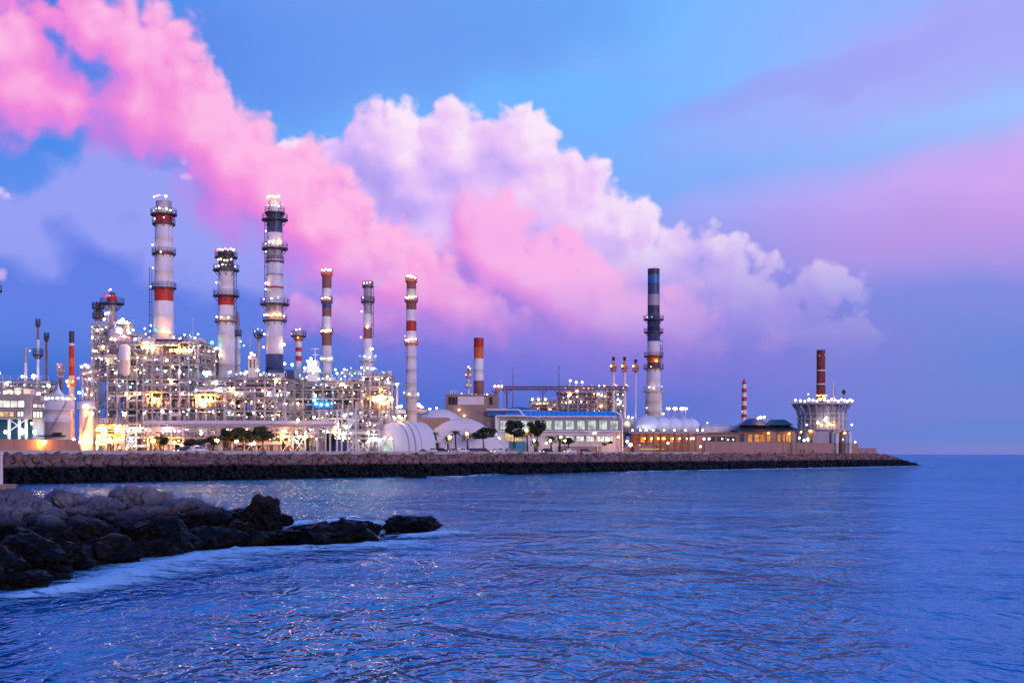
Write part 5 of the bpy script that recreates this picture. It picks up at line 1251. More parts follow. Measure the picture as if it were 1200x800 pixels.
def build_terminal():
    D = 424; t = TH('glass_hall', 'long glazed hall with a bright blue curved roof edged in white', 'building', 650, D)
    x0, x1 = t.X(580), t.X(729)
    mb = MB(); mb.bb(x0 + 0.3, x1 - 0.4, 1.0, 16, 0, t.Z(489)); t.part('wall', mb, M_offw)
    # blue roof in sheets
    prof = [(-0.6, t.Z(488)), (0.2, t.Z(485)), (2.5, t.Z(482.2)), (6, t.Z(480.6)), (12, t.Z(480)), (16, t.Z(481))]
    mats = [M_rb, M_rb2]
    n = 24; xa, xb = t.X(592), t.X(724)
    for i in range(n):
        xs, xe = xa + (xb - xa) * i / n + 0.02, xa + (xb - xa) * (i + 1) / n - 0.04; mb = MB(); b = 0
        for y, z in prof: mb.v += [(xs, y, z), (xe, y, z)]
        for k in range(len(prof) - 1): mb.face((2 * k, 2 * k + 1, 2 * k + 3, 2 * k + 2), 0, True)
        t.part('roof_sheet', mb, mats[i % 2])
        mb = MB(); mb.tube([(xs - 0.03, y, z + 0.05) for y, z in prof], 0.07, 4); t.part('roof_seam', mb, M_blue)
    mb = MB(); mb.bb(x0, t.X(722), -0.9, -0.55, t.Z(488.6), t.Z(487.4)); t.part('eaves_trim', mb, M_white)
    # rounded white end frame on the right
    pts = [(t.X(716), -0.7, t.Z(481.5)), (t.X(721), -0.7, t.Z(482.5)), (t.X(725.5), -0.7, t.Z(485)), (t.X(728), -0.7, t.Z(488.5)), (t.X(729), -0.7, t.Z(493)), (t.X(729), -0.7, 0)]
    mb = MB(); mb.tube(pts, 0.24, 8); t.part('end_frame', mb, M_white)
    # stepped white frames on the left
    pts = [(t.X(570), -0.8, t.Z(480)), (t.X(608), -0.8, t.Z(480)), (t.X(614), -0.8, t.Z(486.5))]
    mb = MB(); mb.tube(pts, 0.26, 8); t.part('roof_frame', mb, M_white)
    pts = [(t.X(581), -1.2, 0), (t.X(581), -1.2, t.Z(488)), (t.X(583), -1.2, t.Z(487.2)), (t.X(616), -1.2, t.Z(487.2))]
    mb = MB(); mb.tube(pts, 0.26, 8); t.part('portal_frame', mb, M_white)
    mb = MB(); mb.bb(t.X(571), t.X(612), 2, 14, t.Z(487), t.Z(481)); t.part('roof_step', mb, M_blue)
    # upper glazed band
    mb = MB(); mb.bb(t.X(586), t.X(727.5), 0.8, 1.0, t.Z(505), t.Z(489.5)); t.part('glazing_back', mb, M_grey)
    for i, px in enumerate((586, 597, 611, 625, 637, 650, 663, 676, 689, 702, 715)):
        window(t, px, px + 9.5, 493, 503, 0.8, W_green, 3, M_grey)
    mb = MB(); mb.bb(t.X(584), x1 - 0.3, -0.3, 0.9, t.Z(505.8), t.Z(504.4)); t.part('floor_band', mb, M_white)
    # lower floor
    for i, px in enumerate((650, 662, 674, 686, 698, 708)):
        window(t, px + 1, px + 10.5, 511, 517, 0.95, W_white, 2, M_grey)
    window(t, 592, 612, 506, 517, 0.95, W_warm, 3, M_grey)
    mb = MB(); mb.bb(t.X(640), t.X(722), -2.4, 0.9, t.Z(511) + 0.02, t.Z(510)); t.part('canopy', mb, M_lconc)
    for px in (648, 673, 700, 720):
        mb = MB(); mb.bb(t.X(px) - 0.12, t.X(px) + 0.12, -2.2, -1.95, 0, t.Z(511)); t.part('canopy_post', mb, M_white)
    for px, py, k, r in ((697, 507, 'w', 1.4), (695, 507.5, 'w', 1.2), (584, 514, 'c', 2.6), (712, 515, 'y', 1.8), (724, 512, 'o', 1.4), (738, 521, 'o', 2.2), (734, 517, 'o', 1.6), (640, 519, 'y', 1.6)): t.lamp(px, py, -2.6, k, r)
    t2 = TH('low_dome', 'shallow blue roof dome behind the left end of the glazed hall', 'dome', 608, 440)
    mb = MB(); r = 17 * t2.s; mb.lathe([(r, 0), (r, t2.Z(481)), (r * 0.8, t2.Z(478.5)), (r * 0.4, t2.Z(477)), (0.01, t2.Z(476.5))], 28, sy=0.6); t2.part('shell', mb, M_blue)
    mb = MB(); mb.lathe([(r + 0.1, t2.Z(481.3)), (r + 0.18, t2.Z(481)), (r + 0.1, t2.Z(480.7))], 28, sy=0.6); t2.part('rim', mb, M_white)


M_rb = paint('blue_roof_sheet', (0.06, 0.42, 0.90), 0.45, 0.2, 0.2, 0.3)
M_rb2 = paint('blue_roof_sheet_faded', (0.07, 0.46, 0.90), 0.5, 0.2, 0.25, 0.3)


def build_ball_tanks():
    D = 448; t = TH('tank_deck', 'raised deck with an amber lit colonnade carrying the ball tanks', 'deck', 780, D)
    x0, x1 = t.X(737), t.X(828); zd = t.Z(505.5)
    mb = MB(); mb.bb(x0, x1, -1, 16, zd - 0.6, zd); t.part('slab', mb, M_grey)
    mb = MB(); mb.bb(x0 + 1, x1 - 1, 5, 5.4, 0, zd - 0.61); t.part('back_wall', mb, M_salmon)
    for i in range(11):
        px = 741 + i * 8.2; mb = MB(); mb.bb(t.X(px) - 0.35, t.X(px) + 0.35, -0.4, 0.3, 0, zd - 0.61); t.part('column', mb, M_brown)
    for i, px in enumerate((752, 763, 774, 787, 796, 806)): window(t, px, px + 5.5, 511.5, 518, 4.9, W_orange, 1, M_brown)
    for px, k in ((750, 'o'), (757, 'o'), (765, 'y'), (772, 'o'), (779, 'o'), (790, 'y'), (798, 'y'), (806, 'w'), (811, 'w'), (814, 'y')): t.lamp(px, 513.5, 2.0, k, 1.3)
    for px, k in ((741, 'c'), (750, 'w'), (757, 'w'), (765, 'w'), (778, 'c'), (790, 'c'), (803, 'c'), (817, 'w'), (823, 'c')): t.lamp(px, 504, -0.7, k, 1.2, 4.0)
    for px, py, k in ((824, 514, 'w'), (830, 514, 'w'), (749, 522, 'p'), (820, 523, 'w'), (782, 519, 'w')): t.lamp(px, py, -2.0, k, 1.5)
    rb = MB()
    for k in (0.5, 1.0): rb.bb(x0, x1, -0.95, -0.88, zd + k, zd + k + 0.06)
    for i in range(30): x = x0 + (x1 - x0) * i / 29; rb.bb(x - 0.03, x + 0.03, -0.95, -0.88, zd, zd + 1)
    t.part('railing', rb, M_galv)
    # six ball tanks on the deck: first is large, the rest recede in a row
    balls = [(757, 15.6, 10.4, 3.5), (775, 11.5, 9.8, 5.5), (788, 11.3, 9.5, 7.5), (801, 11.0, 9.2, 9.5), (810, 9.8, 8.8, 11.5)]
    names = ('largest ball tank at the left front of the row', 'second ball tank from the left, right behind the largest', 'third and middle ball tank of the row', 'fourth ball tank from the left in the row', 'last and rightmost ball tank of the row')
    for (px, hw, hh, dy), lab in zip(balls, names):
        Db = D + dy; b = TH('ball_tank', lab, 'tank', px, Db, 'ball tanks in a row', GZ + zd)
        b.e.location.z = GZ + zd
        mb = MB(); z = hh * b.s * 0.86; mb.sph((0, 0, z), 1.0, 28, 14, hw * b.s, hw * b.s * 0.8, hh * b.s); b.part('shell', mb, M_sphere)
        mb = MB(); mb.lathe([(hw * b.s * 1.003, -0.12), (hw * b.s * 1.012, 0), (hw * b.s * 1.003, 0.12)], 28, (0, 0, z), sy=0.8); b.part('girth_seam', mb, M_sphere)
        for i in range(6):
            a = 2 * pi * i / 6 + 0.3; mb = MB(); q = (hw * b.s * 0.8 * cos(a), hw * b.s * 0.64 * sin(a)); mb.cyl((q[0], q[1], 0), (q[0], q[1], z * 0.7), 0.18, 0.18, 6); b.part('leg', mb, M_galv)
        mb = MB(); mb.cyl((0, 0, z + hh * b.s - 0.05), (0, 0, z + hh * b.s + 0.35), 0.4, 0.4, 10); b.part('hatch', mb, M_galv)
    # lamp rail behind
    t2 = TH('lamp_rail', 'row of floodlights on short stands above the ball tanks', 'lights', 797, 470)
    for px, k in ((776, 'c'), (783, 'w'), (791, 'y'), (799, 'y'), (803, 'w')):
        mb = MB(); y = 480 if px > 778 else 486; mb.bb(t2.X(px) - 0.1, t2.X(px) + 0.1, -0.1, 0.1, 0, t2.Z(y)); mb.bb(t2.X(px) - 0.8, t2.X(px) + 0.8, -0.1, 0.1, t2.Z(y), t2.Z(y) + 0.15); t2.part('stand', mb, M_galv); t2.lamp(px - 1.3, y - 1.5, -0.4, k, 1.3); t2.lamp(px + 1.4, y - 1.5, -0.4, k, 1.3)
    b = TH('ball_tank', 'pinkish ball tank half hidden behind the end of the glazed hall', 'tank', 735, 462, 'ball tanks in a row')
    mb = MB(); mb.sph((0, 0, b.Z(500)), 11 * b.s, 24, 12); b.part('shell', mb, M_cream)
    for i in range(6):
        a = 2 * pi * i / 6; mb = MB(); q = 8 * b.s; mb.cyl((q * cos(a), q * sin(a), 0), (q * cos(a), q * sin(a), b.Z(504)), 0.2, 0.2, 6); b.part('leg', mb, M_galv)
    b.lamp(734, 496, -3.4, 'y', 1.7); b.lamp(736, 488, -1, 'w', 1.2); b.lamp(741, 489, -1, 'w', 1.0)
    # yellow light strip
    o = link('light_strip', MB().bb(0, along(818, 19.3) - along(750, 19.3), -0.06, 0, 0, 0.16).mesh('light_strip', glow('strip_yellow', (1.0, 0.62, 0.1), 1.1)), None, bw(along(750, 19.3), 19.3, GZ + 1.35), math.atan2(BU.y, BU.x))
    tag(o, 'thin yellow light strip along the tan wall below the ball tanks', 'light')


def build_mole():
    D = 486; t = TH('long_shed', 'long low brown shed with dark windows right of the ball tanks', 'building', 832, D)
    mb = MB(); mb.bb(t.X(800), t.X(866), 0, 10, 0, t.Z(508)); t.part('wall', mb, M_tan)
    mb = MB(); mb.bb(t.X(799), t.X(866.5), -0.5, 10.5, t.Z(508), t.Z(506.5)); t.part('roof', mb, M_brown)
    for a, b in ((831, 838), (841, 850), (852, 862)): window(t, a, b, 512, 517, 0, M_glass, 3, M_dark)
    for px, py in ((846, 514), (853, 515), (859, 515), (823, 504)): t.lamp(px, py, -0.6, 'w', 0.9)
    t = TH('white_store', 'plain pale store with a slightly pitched roof behind the brown shed', 'building', 842, 512)
    mb = MB(); mb.bb(t.X(822), t.X(864), 0, 9, 0, t.Z(499)); t.part('wall', mb, M_white)
    mb = MB(); z = t.Z(499); mb.v += [(t.X(821.5), -0.3, z), (t.X(864.5), -0.3, z), (t.X(864.5), 9.3, z), (t.X(821.5), 9.3, z), (t.X(830), 4.5, t.Z(496)), (t.X(856), 4.5, t.Z(496.8))]
    for f in ((0, 1, 5, 4), (1, 2, 5), (2, 3, 4, 5), (3, 0, 4), (0, 3, 2, 1)): mb.face(f)
    t.part('roof', mb, M_white); t.lamp(829, 495.3, 0, 'w', 0.8)
    # pavilion
    D = 505; t = TH('pavilion', 'dark hip roofed pavilion with glowing orange rooms on the mole', 'building', 900, D)
    mb = MB(); mb.bb(t.X(865), t.X(932), 0, 11, 0, t.Z(505)); t.part('wall', mb, M_tan)
    def hip(nm, pa, pb, ye, ra, rb, yr, ov, mat):
        mb = MB(); ze, zr = t.Z(ye), t.Z(yr)
        mb.v += [(t.X(pa), -ov, ze), (t.X(pb), -ov, ze), (t.X(pb), 11 + ov, ze), (t.X(pa), 11 + ov, ze), (t.X(ra), 4, zr), (t.X(rb), 4, zr), (t.X(rb), 7, zr), (t.X(ra), 7, zr)]
        for f in ((0, 1, 5, 4), (1, 2, 6, 5), (2, 3, 7, 6), (3, 0, 4, 7), (4, 5, 6, 7), (3, 2, 1, 0)): mb.face(f)
        return t.part(nm, mb, mat)
    hip('lower_roof', 859, 939, 504.5, 872, 926, 497.5, 2.6, M_dark)
    hip('upper_roof', 868, 900, 498.0, 879, 893, 490, 0.6, M_navy)
    hip('upper_roof', 901, 930, 498.0, 907, 922, 491, 0.8, M_greenroof)
    for i in range(22):
        mb = MB(); x = t.X(861 + i * 3.6); mb.bb(x - 0.07, x + 0.07, -2.75, -2.55, t.Z(504.5) - 0.25, t.Z(504.5) + 0.15); t.part('rafter_end', mb, M_grey)
    for a, b, m in ((876.5, 881.5, W_orange), (884, 896, W_orange), (897, 903, W_orange), (911, 914.5, W_orange), (916, 920, W_orange), (921, 927, W_orange)): window(t, a, b, 509, 517.5, 0, m, 2 if b - a > 5 else 1, M_brown)
    for px in (866, 897, 916, 932):
        mb = MB(); mb.bb(t.X(px) - 0.16, t.X(px) + 0.16, -2.2, -1.9, 0, t.Z(504.6)); t.part('post', mb, M_brown)
    mb = MB(); mb.bb(t.X(867), t.X(872), -0.1, 0, 0.1, t.Z(508)); t.part('door', mb, M_navy)
    for px, py, k, r in ((892, 489, 'o', 1.8), (896, 488.5, 'y', 1.6), (889, 490, 'y', 1.3), (900, 507.5, 'o', 1.2), (924, 508, 'o', 1.2), (936, 513, 'w', 1.4), (938, 506, 'o', 1.1)): t.lamp(px, py, 1.0 if py < 500 else -1.2, k, r)
    # round tower platform
    D = 552; t = TH('round_tower', 'crown shaped round tower with flaring ribs and a lamp lit deck on the mole', 'tower', 963, D)
    zt = t.Z(473); zw = t.Z(503); r0, rw = 35 * t.s, 27 * t.s
    mb = MB(); mb.lathe([(0.1, zt - 0.5), (r0 - 0.3, zt - 0.5), (r0, zt - 0.2), (r0, zt + 0.1), (0.1, zt + 0.1)], 40, smooth=False); t.part('top_deck', mb, M_galv)
    rb = MB()
    for k in (0.5, 1.0): rb.lathe([(r0 - 0.2, zt + k), (r0 - 0.12, zt + k + 0.04), (r0 - 0.2, zt + k + 0.08)], 40)
    for i in range(44): a = 2 * pi * i / 44; rb.box(((r0 - 0.16) * cos(a), (r0 - 0.16) * sin(a), zt + 0.55), (0.07, 0.07, 1.0), 0, a)
    t.part('railing', rb, M_galv)
    for i in range(22):
        a = 2 * pi * i / 22; mb = MB()
        pts = [(rw * cos(a), rw * sin(a), zw), (rw * 1.0 * cos(a), rw * 1.0 * sin(a), zw + (zt - zw) * 0.5), (rw * 1.08 * cos(a), rw * 1.08 * sin(a), zw + (zt - zw) * 0.76), (r0 * 0.95 * cos(a), r0 * 0.95 * sin(a), zt - 0.5)]
        mb.tube(pts, 0.3, 6); t.part('rib', mb, M_grey)
    mb = MB(); mb.lathe([(rw * 0.8, zw), (rw * 0.8, zt - 0.6)], 28); t.part('drum_core', mb, M_dimsteel)
    for z in (zw + (zt - zw) * 0.2, zw + (zt - zw) * 0.4, zw + (zt - zw) * 0.6):
        mb = MB(); mb.lathe([(rw * 0.98, z - 0.15), (rw * 1.08, z - 0.15), (rw * 1.08, z + 0.15), (rw * 0.98, z + 0.15), (rw * 0.98, z - 0.15)], 36, smooth=False); t.part('hoop', mb, M_galv)
    mb = MB(); mb.lathe([(rw * 1.33, zw - 0.4), (rw * 1.33, zw), (0.1, zw)], 32, smooth=False); mb.lathe([(0.1, zw - 0.4), (rw * 1.33, zw - 0.4)], 32, smooth=False); t.part('lower_deck', mb, M_beam)
    for i in range(14):
        a = 2 * pi * i / 14; mb = MB(); mb.cyl((rw * 1.22 * cos(a), rw * 1.22 * sin(a), 0), (rw * 1.22 * cos(a), rw * 1.22 * sin(a), zw - 0.4), 0.24, 0.24, 6); t.part('lower_column', mb, M_galv)
    mb = MB(); mb.lathe([(rw * 1.12, 0), (rw * 1.12, zw - 0.42)], 28); t.part('base_wall', mb, M_grey)
    for i in range(22):
        a = 2 * pi * (i + 0.5) / 22; a2 = 2 * pi * (i + 1.5) / 22; mb = MB(); mb.cyl((rw * cos(a), rw * sin(a), zw), (rw * 1.04 * cos(a2), rw * 1.04 * sin(a2), zw + (zt - zw) * 0.6), 0.1, 0.1, 4); t.part('diagonal', mb, M_galv)
    mb = MB(); mb.bb(t.X(947), t.X(964), -rw * 1.3, 2, 0, t.Z(505.6)); t.part('control_room', mb, M_grey)
    for a in range(5):
        mb = MB(); vessel_v(mb, t.X(968 + a * 5), -rw * 1.22, 0, t.Z(506 + (a % 2) * 2), 0.7); t.part('vessel', mb, [M_grey, M_offw, M_copper][a % 3])
    for i in range(3):
        mb = MB(); vessel_v(mb, t.X(974 + i * 4.2), -rw * 0.75, zw, t.Z(484 - i), 1.6 * t.s * 1.2); t.part('vessel', mb, M_offw)
    for i in range(17): px = 930 + i * 4.1; t.lamp(px, 470 + (i % 3 - 1) * 0.9, -sqrt(max(0.2, r0 ** 2 - ((px - 963) * t.s) ** 2)) + 0.2, 'wwcyw'[i % 5], 1.5)
    for px, py, k, r in ((953, 496, 'y', 1.8), (957, 498, 'y', 1.6), (961, 492, 'w', 2.2), (966, 497, 'y', 2.0), (970, 498, 'o', 1.6), (963, 490, 'c', 1.6), (973, 479, 'w', 1.2), (944, 505, 'o', 1.2), (937, 516, 'w', 1.6), (941, 515, 'y', 1.4), (992, 498, 'c', 1.4), (984, 508, 'o', 1.5), (981, 515, 'w', 1.6), (996, 518, 'w', 1.1), (940, 498, 'w', 1.2), (946, 462, 'p', 1.2), (976, 466, 'p', 0.9)): t.lamp(px, py, -r0 * 0.75 if py > 480 else -2, k, r)
    mb = MB(); mb.cyl((t.X(975.5), -2, zt), (t.X(975.5), -2, t.Z(447)), 0.3, 0.12, 6); t.part('antenna', mb, M_white)
    mb = MB(); mb.cyl((t.X(977), -1, zt), (t.X(977), -1, t.Z(452)), 0.25, 0.2, 6); t.part('antenna', mb, M_red)
    mb = MB(); mb.cyl((t.X(987.5), -2, zt), (t.X(987.5), -2, t.Z(461)), 0.12, 0.12, 6); mb.sph((t.X(987.5), -2, t.Z(459.5)), 2.2 * t.s, 12, 8, sz=1.3); t.part('radar_ball', mb, M_black)


M_greenroof = paint('green_roof', (0.02, 0.09, 0.085), 0.5, 0, 0.3)
build_left_office()
build_tanks()
build_hangar()
build_domes_block()
build_terminal()
build_ball_tanks()
build_mole()

# ------------------------------------------------------------------ trees
def leaf_mat(name, rgb):
    m = bpy.data.materials.new(name); m.use_nodes = True; w = NT(m.node_tree); b = w.n['Principled BSDF']
    g = w.n.new('ShaderNodeNewGeometry'); n = w.noise(g.outputs['Position'], 1.6, 3, 0.6)
    c = w.mix(w.sstep(n, 0.35, 0.65), (rgb[0] * 0.6, rgb[1] * 0.6, rgb[2] * 0.6, 1), (rgb[0] * 1.3, rgb[1] * 1.3, rgb[2], 1))
    w.put(b.inputs['Base Color'], c); b.inputs['Roughness'].default_value = 0.6
    return m


M_leaf = leaf_mat('broad_leaves', (0.022, 0.042, 0.018))
M_palm = leaf_mat('palm_leaves', (0.04, 0.062, 0.02))
M_bark = paint('bark', (0.07, 0.05, 0.035), 0.9, 0, 0.4, 2.0)


def round_tree(label, px, D, hw, ytop, ybot, seed, group='round dark trees on the quay'):
    t = TH('round_tree', label, 'tree', px, D, group); r = random.Random(seed); R0 = hw * t.s; zt = t.Z(ytop); zb = t.Z(ybot); zc = (zt + zb) / 2; hz = (zt - zb) / 2
    mb = MB(); pts = [(0, 0, 0), (r.uniform(-.15, .15), 0, zb * 0.6), (r.uniform(-.3, .3), 0.1, zb + 0.3)]
    mb.cyl(pts[0], pts[1], 0.26, 0.2, 7); mb.cyl(pts[1], pts[2], 0.2, 0.16, 7)
    for i in range(6):
        a = 2 * pi * i / 6 + r.random(); mb.cyl(pts[2], (R0 * 0.6 * cos(a), R0 * 0.6 * sin(a), zc + r.uniform(-0.2, 0.5) * hz), 0.12, 0.04, 5)
    t.part('trunk', mb, M_bark)
    mb = MB(); lumps = []
    for i in range(22):
        a = r.uniform(0, 2 * pi); u = r.uniform(-0.75, 0.85); q = sqrt(max(0, 1 - u * u)) * r.uniform(0.2, 1.0)
        lumps.append((R0 * q * cos(a), R0 * q * sin(a) * 0.9, zc + hz * u * 0.82, r.uniform(0.2, 0.44)))
    for k in range(2400):
        lx, ly, lz, lr = lumps[r.randrange(22)]
        d = Vector((r.gauss(0, 1), r.gauss(0, 1), r.gauss(0, 1))).normalized() * (r.random() ** 0.4)
        c = Vector((lx + d.x * lr * R0, ly + d.y * lr * R0, lz + d.z * lr * hz * 1.05)); s = r.uniform(0.18, 0.40)
        n = (d + Vector((r.gauss(0, .5), r.gauss(0, .5), r.gauss(0, .5)))).normalized(); u = n.orthogonal().normalized(); v = n.cross(u)
        b = len(mb.v); mb.v += [tuple(c - u * s), tuple(c + v * s * 0.6), tuple(c + u * s), tuple(c - v * s * 0.6)]; mb.face((b, b + 1, b + 2, b + 3))
    t.part('crown', mb, M_leaf)
    return t


def palm_tree(label, px, D, hw, ytop, seed, lamp=None, group='date palms on the quay'):
    t = TH('palm_tree', label, 'palm', px, D, group); r = random.Random(seed); L = hw * t.s * 1.15; H = t.Z(ytop) - L * 0.45
    mb = MB(); n = 7
    for i in range(n):
        z0, z1 = H * i / n, H * (i + 1) / n; mb.cyl((0.06 * sin(i), 0, z0), (0.06 * sin(i + 1), 0, z1), 0.27 - 0.012 * i, 0.22 - 0.01 * i, 8)
    t.part('trunk', mb, M_bark)
    for k in range(24):
        a = 2 * pi * k / 24 + r.uniform(-.12, .12); up = r.uniform(-0.35, 1.1); mb = MB(); pr = None
        LL = L * r.uniform(0.85, 1.12)
        for j in range(7):
            f = j / 6; rad = LL * f * cos(up * 0.8) * (1 - 0.12 * f); z = H + LL * (sin(up * 0.8) * f - 0.62 * f * f)
            c = Vector((rad * cos(a), rad * sin(a), z)); wd = 0.30 * (1 - f * 0.75) * (0.4 if j == 0 else 1); sd = Vector((-sin(a), cos(a), 0))
            cur = (c, sd, wd)
            if pr:
                b = len(mb.v); dz = Vector((0, 0, -0.22))
                mb.v += [tuple(pr[0]), tuple(c), tuple(c + sd * wd * 1.3 + dz * (1 - f)), tuple(pr[0] + sd * pr[2] * 0.9 + dz * (1 - f)), tuple(c - sd * wd * 1.3 + dz * (1 - f)), tuple(pr[0] - sd * pr[2] * 0.9 + dz * (1 - f))]
                mb.face((b, b + 1, b + 2, b + 3)); mb.face((b, b + 5, b + 4, b + 1))
            pr = cur
        t.part('frond', mb, M_palm)
    return t


def street_lamp(label, px, py, D, kind='o', r=0.42, group='street lamps along the quay road'):
    t = TH('street_lamp', label, 'street lamp', px, D, group); H = t.Z(py)
    mb = MB(); mb.cyl((0, 0.5, 0), (0, 0.5, H + 0.1), 0.09, 0.06, 7); mb.box((0, 0.5, 0.2), (0.3, 0.3, 0.4)); t.part('pole', mb, M_dark)
    mb = MB(); mb.cyl((0, 0.5, H + 0.1), (0, 0, H + r * 0.9), 0.05, 0.05, 6); mb.lathe([(0.05, H + r * 1.15), (r * 1.1, H + r * 0.75), (r * 1.12, H + r * 0.66)], 10); t.part('arm', mb, M_dark)
    lamp_at(t.e, (0, 0, H), kind, r, 3.0 if px < 400 else 1.0)


def build_green():
    Dq = lambda px, n=24: Dat(px, n)
    for px, hw, yt, yb, sd, lab in ((268, 11, 502, 517, 1, 'left tree of the dark trio in front of the racks'), (284, 12, 501, 517, 2, 'middle tree of the dark trio in front of the racks'), (308, 14, 500, 517, 3, 'right and widest tree of the dark trio in front of the racks'),
                                   (567, 12.5, 500, 515, 4, 'small umbrella shaped tree between the palms and the glazed hall'), (602, 14, 491.5, 513, 5, 'left tree of the tall pair before the glazed hall'), (629, 12.5, 492, 512, 6, 'right tree of the tall pair before the glazed hall'),
                                   (188, 8, 511, 522, 7, 'small dark bush left of the white car'), (250, 8, 511.5, 521, 8, 'small dark bush at the left foot of the trio of trees'), (388, 8, 507.5, 520, 9, 'low dark tree above the blue container'), (228, 14, 514, 522, 10, 'low wide green shrub behind the white car'),
                                   (710, 9, 513, 522, 11, 'low green shrub by the right end of the glazed hall'), (666, 7, 513, 520, 12, 'small green shrub under the glazed hall canopy')):
        round_tree(lab, px, Dq(px, 20.8) + (5 if px == 284 else 0), hw, yt, yb, sd)
    for px, hw, yt, sd, lab in ((508, 9.5, 503, 1, 'leftmost palm, bushy, in front of the large dome'), (534, 8.5, 502, 2, 'tall slim palm in the middle before the large dome'), (525, 7.5, 509, 3, 'short palm lit orange left of the slim palm'), (548, 8.5, 505, 4, 'orange lit palm right of the slim palm'), (646, 8, 509, 5, 'left of the two amber lit palms before the glazed hall'), (656, 8.5, 507, 6, 'right of the two amber lit palms before the glazed hall'), (618, 8, 503, 7, 'orange lit palm between the tall pair of trees'), (627, 7, 513, 8, 'short amber lit palm below the right tree of the pair')):
        palm_tree(lab, px, Dq(px, 20.5), hw, yt, sd)
    for px, py, lab in ((527, 512, 'orange street lamp beside the short lit palm'), (547, 508, 'orange street lamp inside the lit palm right of the slim palm'), (502, 516, 'orange street lamp left of the bushy palm'), (617, 504, 'orange street lamp between the tall pair of trees'), (626, 516, 'low amber lamp under the right tree of the pair'), (645, 516, 'amber lamp at the foot of the left lit palm'), (657, 512, 'amber lamp in the crown of the right lit palm'), (662, 516, 'amber lamp just right of the two lit palms'), (254, 516, 'orange lamp left of the trio of dark trees'), (277, 517, 'orange lamp between the stems of the dark trio'), (298, 519, 'small orange lamp under the widest dark tree'), (52, 518, 'orange lamp against the salmon wall below the round tank'), (146, 485, 'orange flood lamp on a tall pole before the left rack'), (180, 516, 'orange lamp near the small dark bush'), (739, 520, 'orange lamp at the corner right of the glazed hall')):
        D = Dq(px, 19.8 if px not in (52, 146) else (20.3 if px == 52 else 30))
        street_lamp(lab, px, py, D, 'o' if 'amber' not in lab else 'y', 0.42 if px not in (298, 626) else 0.3)


# ------------------------------------------------------------------ vehicles, containers, people
def car_proto():
    prof_b = [(-2.1, 0.35), (-2.15, 0.75), (-1.95, 0.95), (-1.0, 1.0), (1.05, 0.98), (2.0, 0.82), (2.15, 0.6), (2.1, 0.35)]
    prof_c = [(-1.75, 0.97), (-1.35, 1.42), (-0.9, 1.5), (0.25, 1.48), (0.6, 1.38), (1.25, 0.97)]
    def ext(mb, prof, w0, w1, mat=0):
        b = len(mb.v); n = len(prof)
        for s in (-1, 1):
            for x, z in prof: k = w1 if z > 1.2 else w0; mb.v.append((x, s * k, z))
        mb.face([b + i for i in range(n)], mat); mb.face([b + n + i for i in range(n)][::-1], mat)
        for i in range(n): j = (i + 1) % n; mb.face((b + i, b + n + i, b + n + j, b + j), mat, True)
    body = MB(); ext(body, prof_b, 0.88, 0.88)
    cab = MB(); ext(cab, prof_c, 0.8, 0.66)
    gl = MB()
    for s in (-1, 1):
        for pts in ([(-1.5, 1.03), (-1.22, 1.38), (-0.4, 1.41), (-0.4, 1.03)], [(-0.32, 1.03), (-0.32, 1.41), (0.25, 1.4), (0.85, 1.03)]):
            gl.ngon([(x, s * (0.815 if z < 1.2 else 0.70), z) for x, z in (pts if s < 0 else pts[::-1])])
    wheel = MB().cyl((0, -0.12, 0), (0, 0.12, 0), 0.34, 0.34, 16).mesh('wheel', M_black)
    rim = MB().cyl((0, -0.13, 0), (0, 0.13, 0), 0.2, 0.2, 10).mesh('rim', M_alu)
    head = MB().box((2.1, 0, 0.66), (0.12, 0.34, 0.16)).mesh('headlight', glow('headlight', (1, 0.95, 0.85), 4))
    tail = MB().box((-2.12, 0, 0.74), (0.08, 0.34, 0.16)).mesh('taillight', glow('taillight', (1, 0.05, 0.03), 2))
    return body, cab, gl, wheel, rim, head, tail


_CAR = None


def car(label, px, n, mat, rev=False, roofbar=False):
    global _CAR
    if _CAR is None: _CAR = car_proto() + ({},)
    body, cab, gl, wheel, rim, head, tail, cache = _CAR
    a = along(px, n); q = bw(a, n, GZ - 0.11)
    root = thing('parked_car', label, 'car', q, 'cars on the quay road', math.atan2(BU.y, BU.x) + (pi if rev else 0))
    if mat.name not in cache: cache[mat.name] = (body.mesh('body', mat), cab.mesh('cabin', mat), gl.mesh('window_glass', M_glass))
    mb_, mc, mg = cache[mat.name]
    link('body', mb_, root); c = link('cabin', mc, root); link('window_glass', mg, c)
    for x in (-1.35, 1.35):
        for y in (-0.8, 0.8): w = link('wheel', wheel, root, (x, y, 0.34)); link('rim', rim, w)
    for y in (-0.6, 0.6): link('headlight', head, root, (0, y, 0)); link('taillight', tail, root, (0, y, 0))
    if roofbar:
        m = MB().box((-0.35, 0, 1.56), (0.3, 0.5, 0.14)); link('light_bar', m.mesh('light_bar', glow('bar_red', (1, 0.1, 0.1), 5)), root, (0, 0.28, 0))
        m = MB().box((-0.35, 0, 1.56), (0.3, 0.5, 0.14)); link('light_bar', m.mesh('light_bar', glow('bar_blue', (0.15, 0.35, 1), 5)), root, (0, -0.28, 0))
    return root


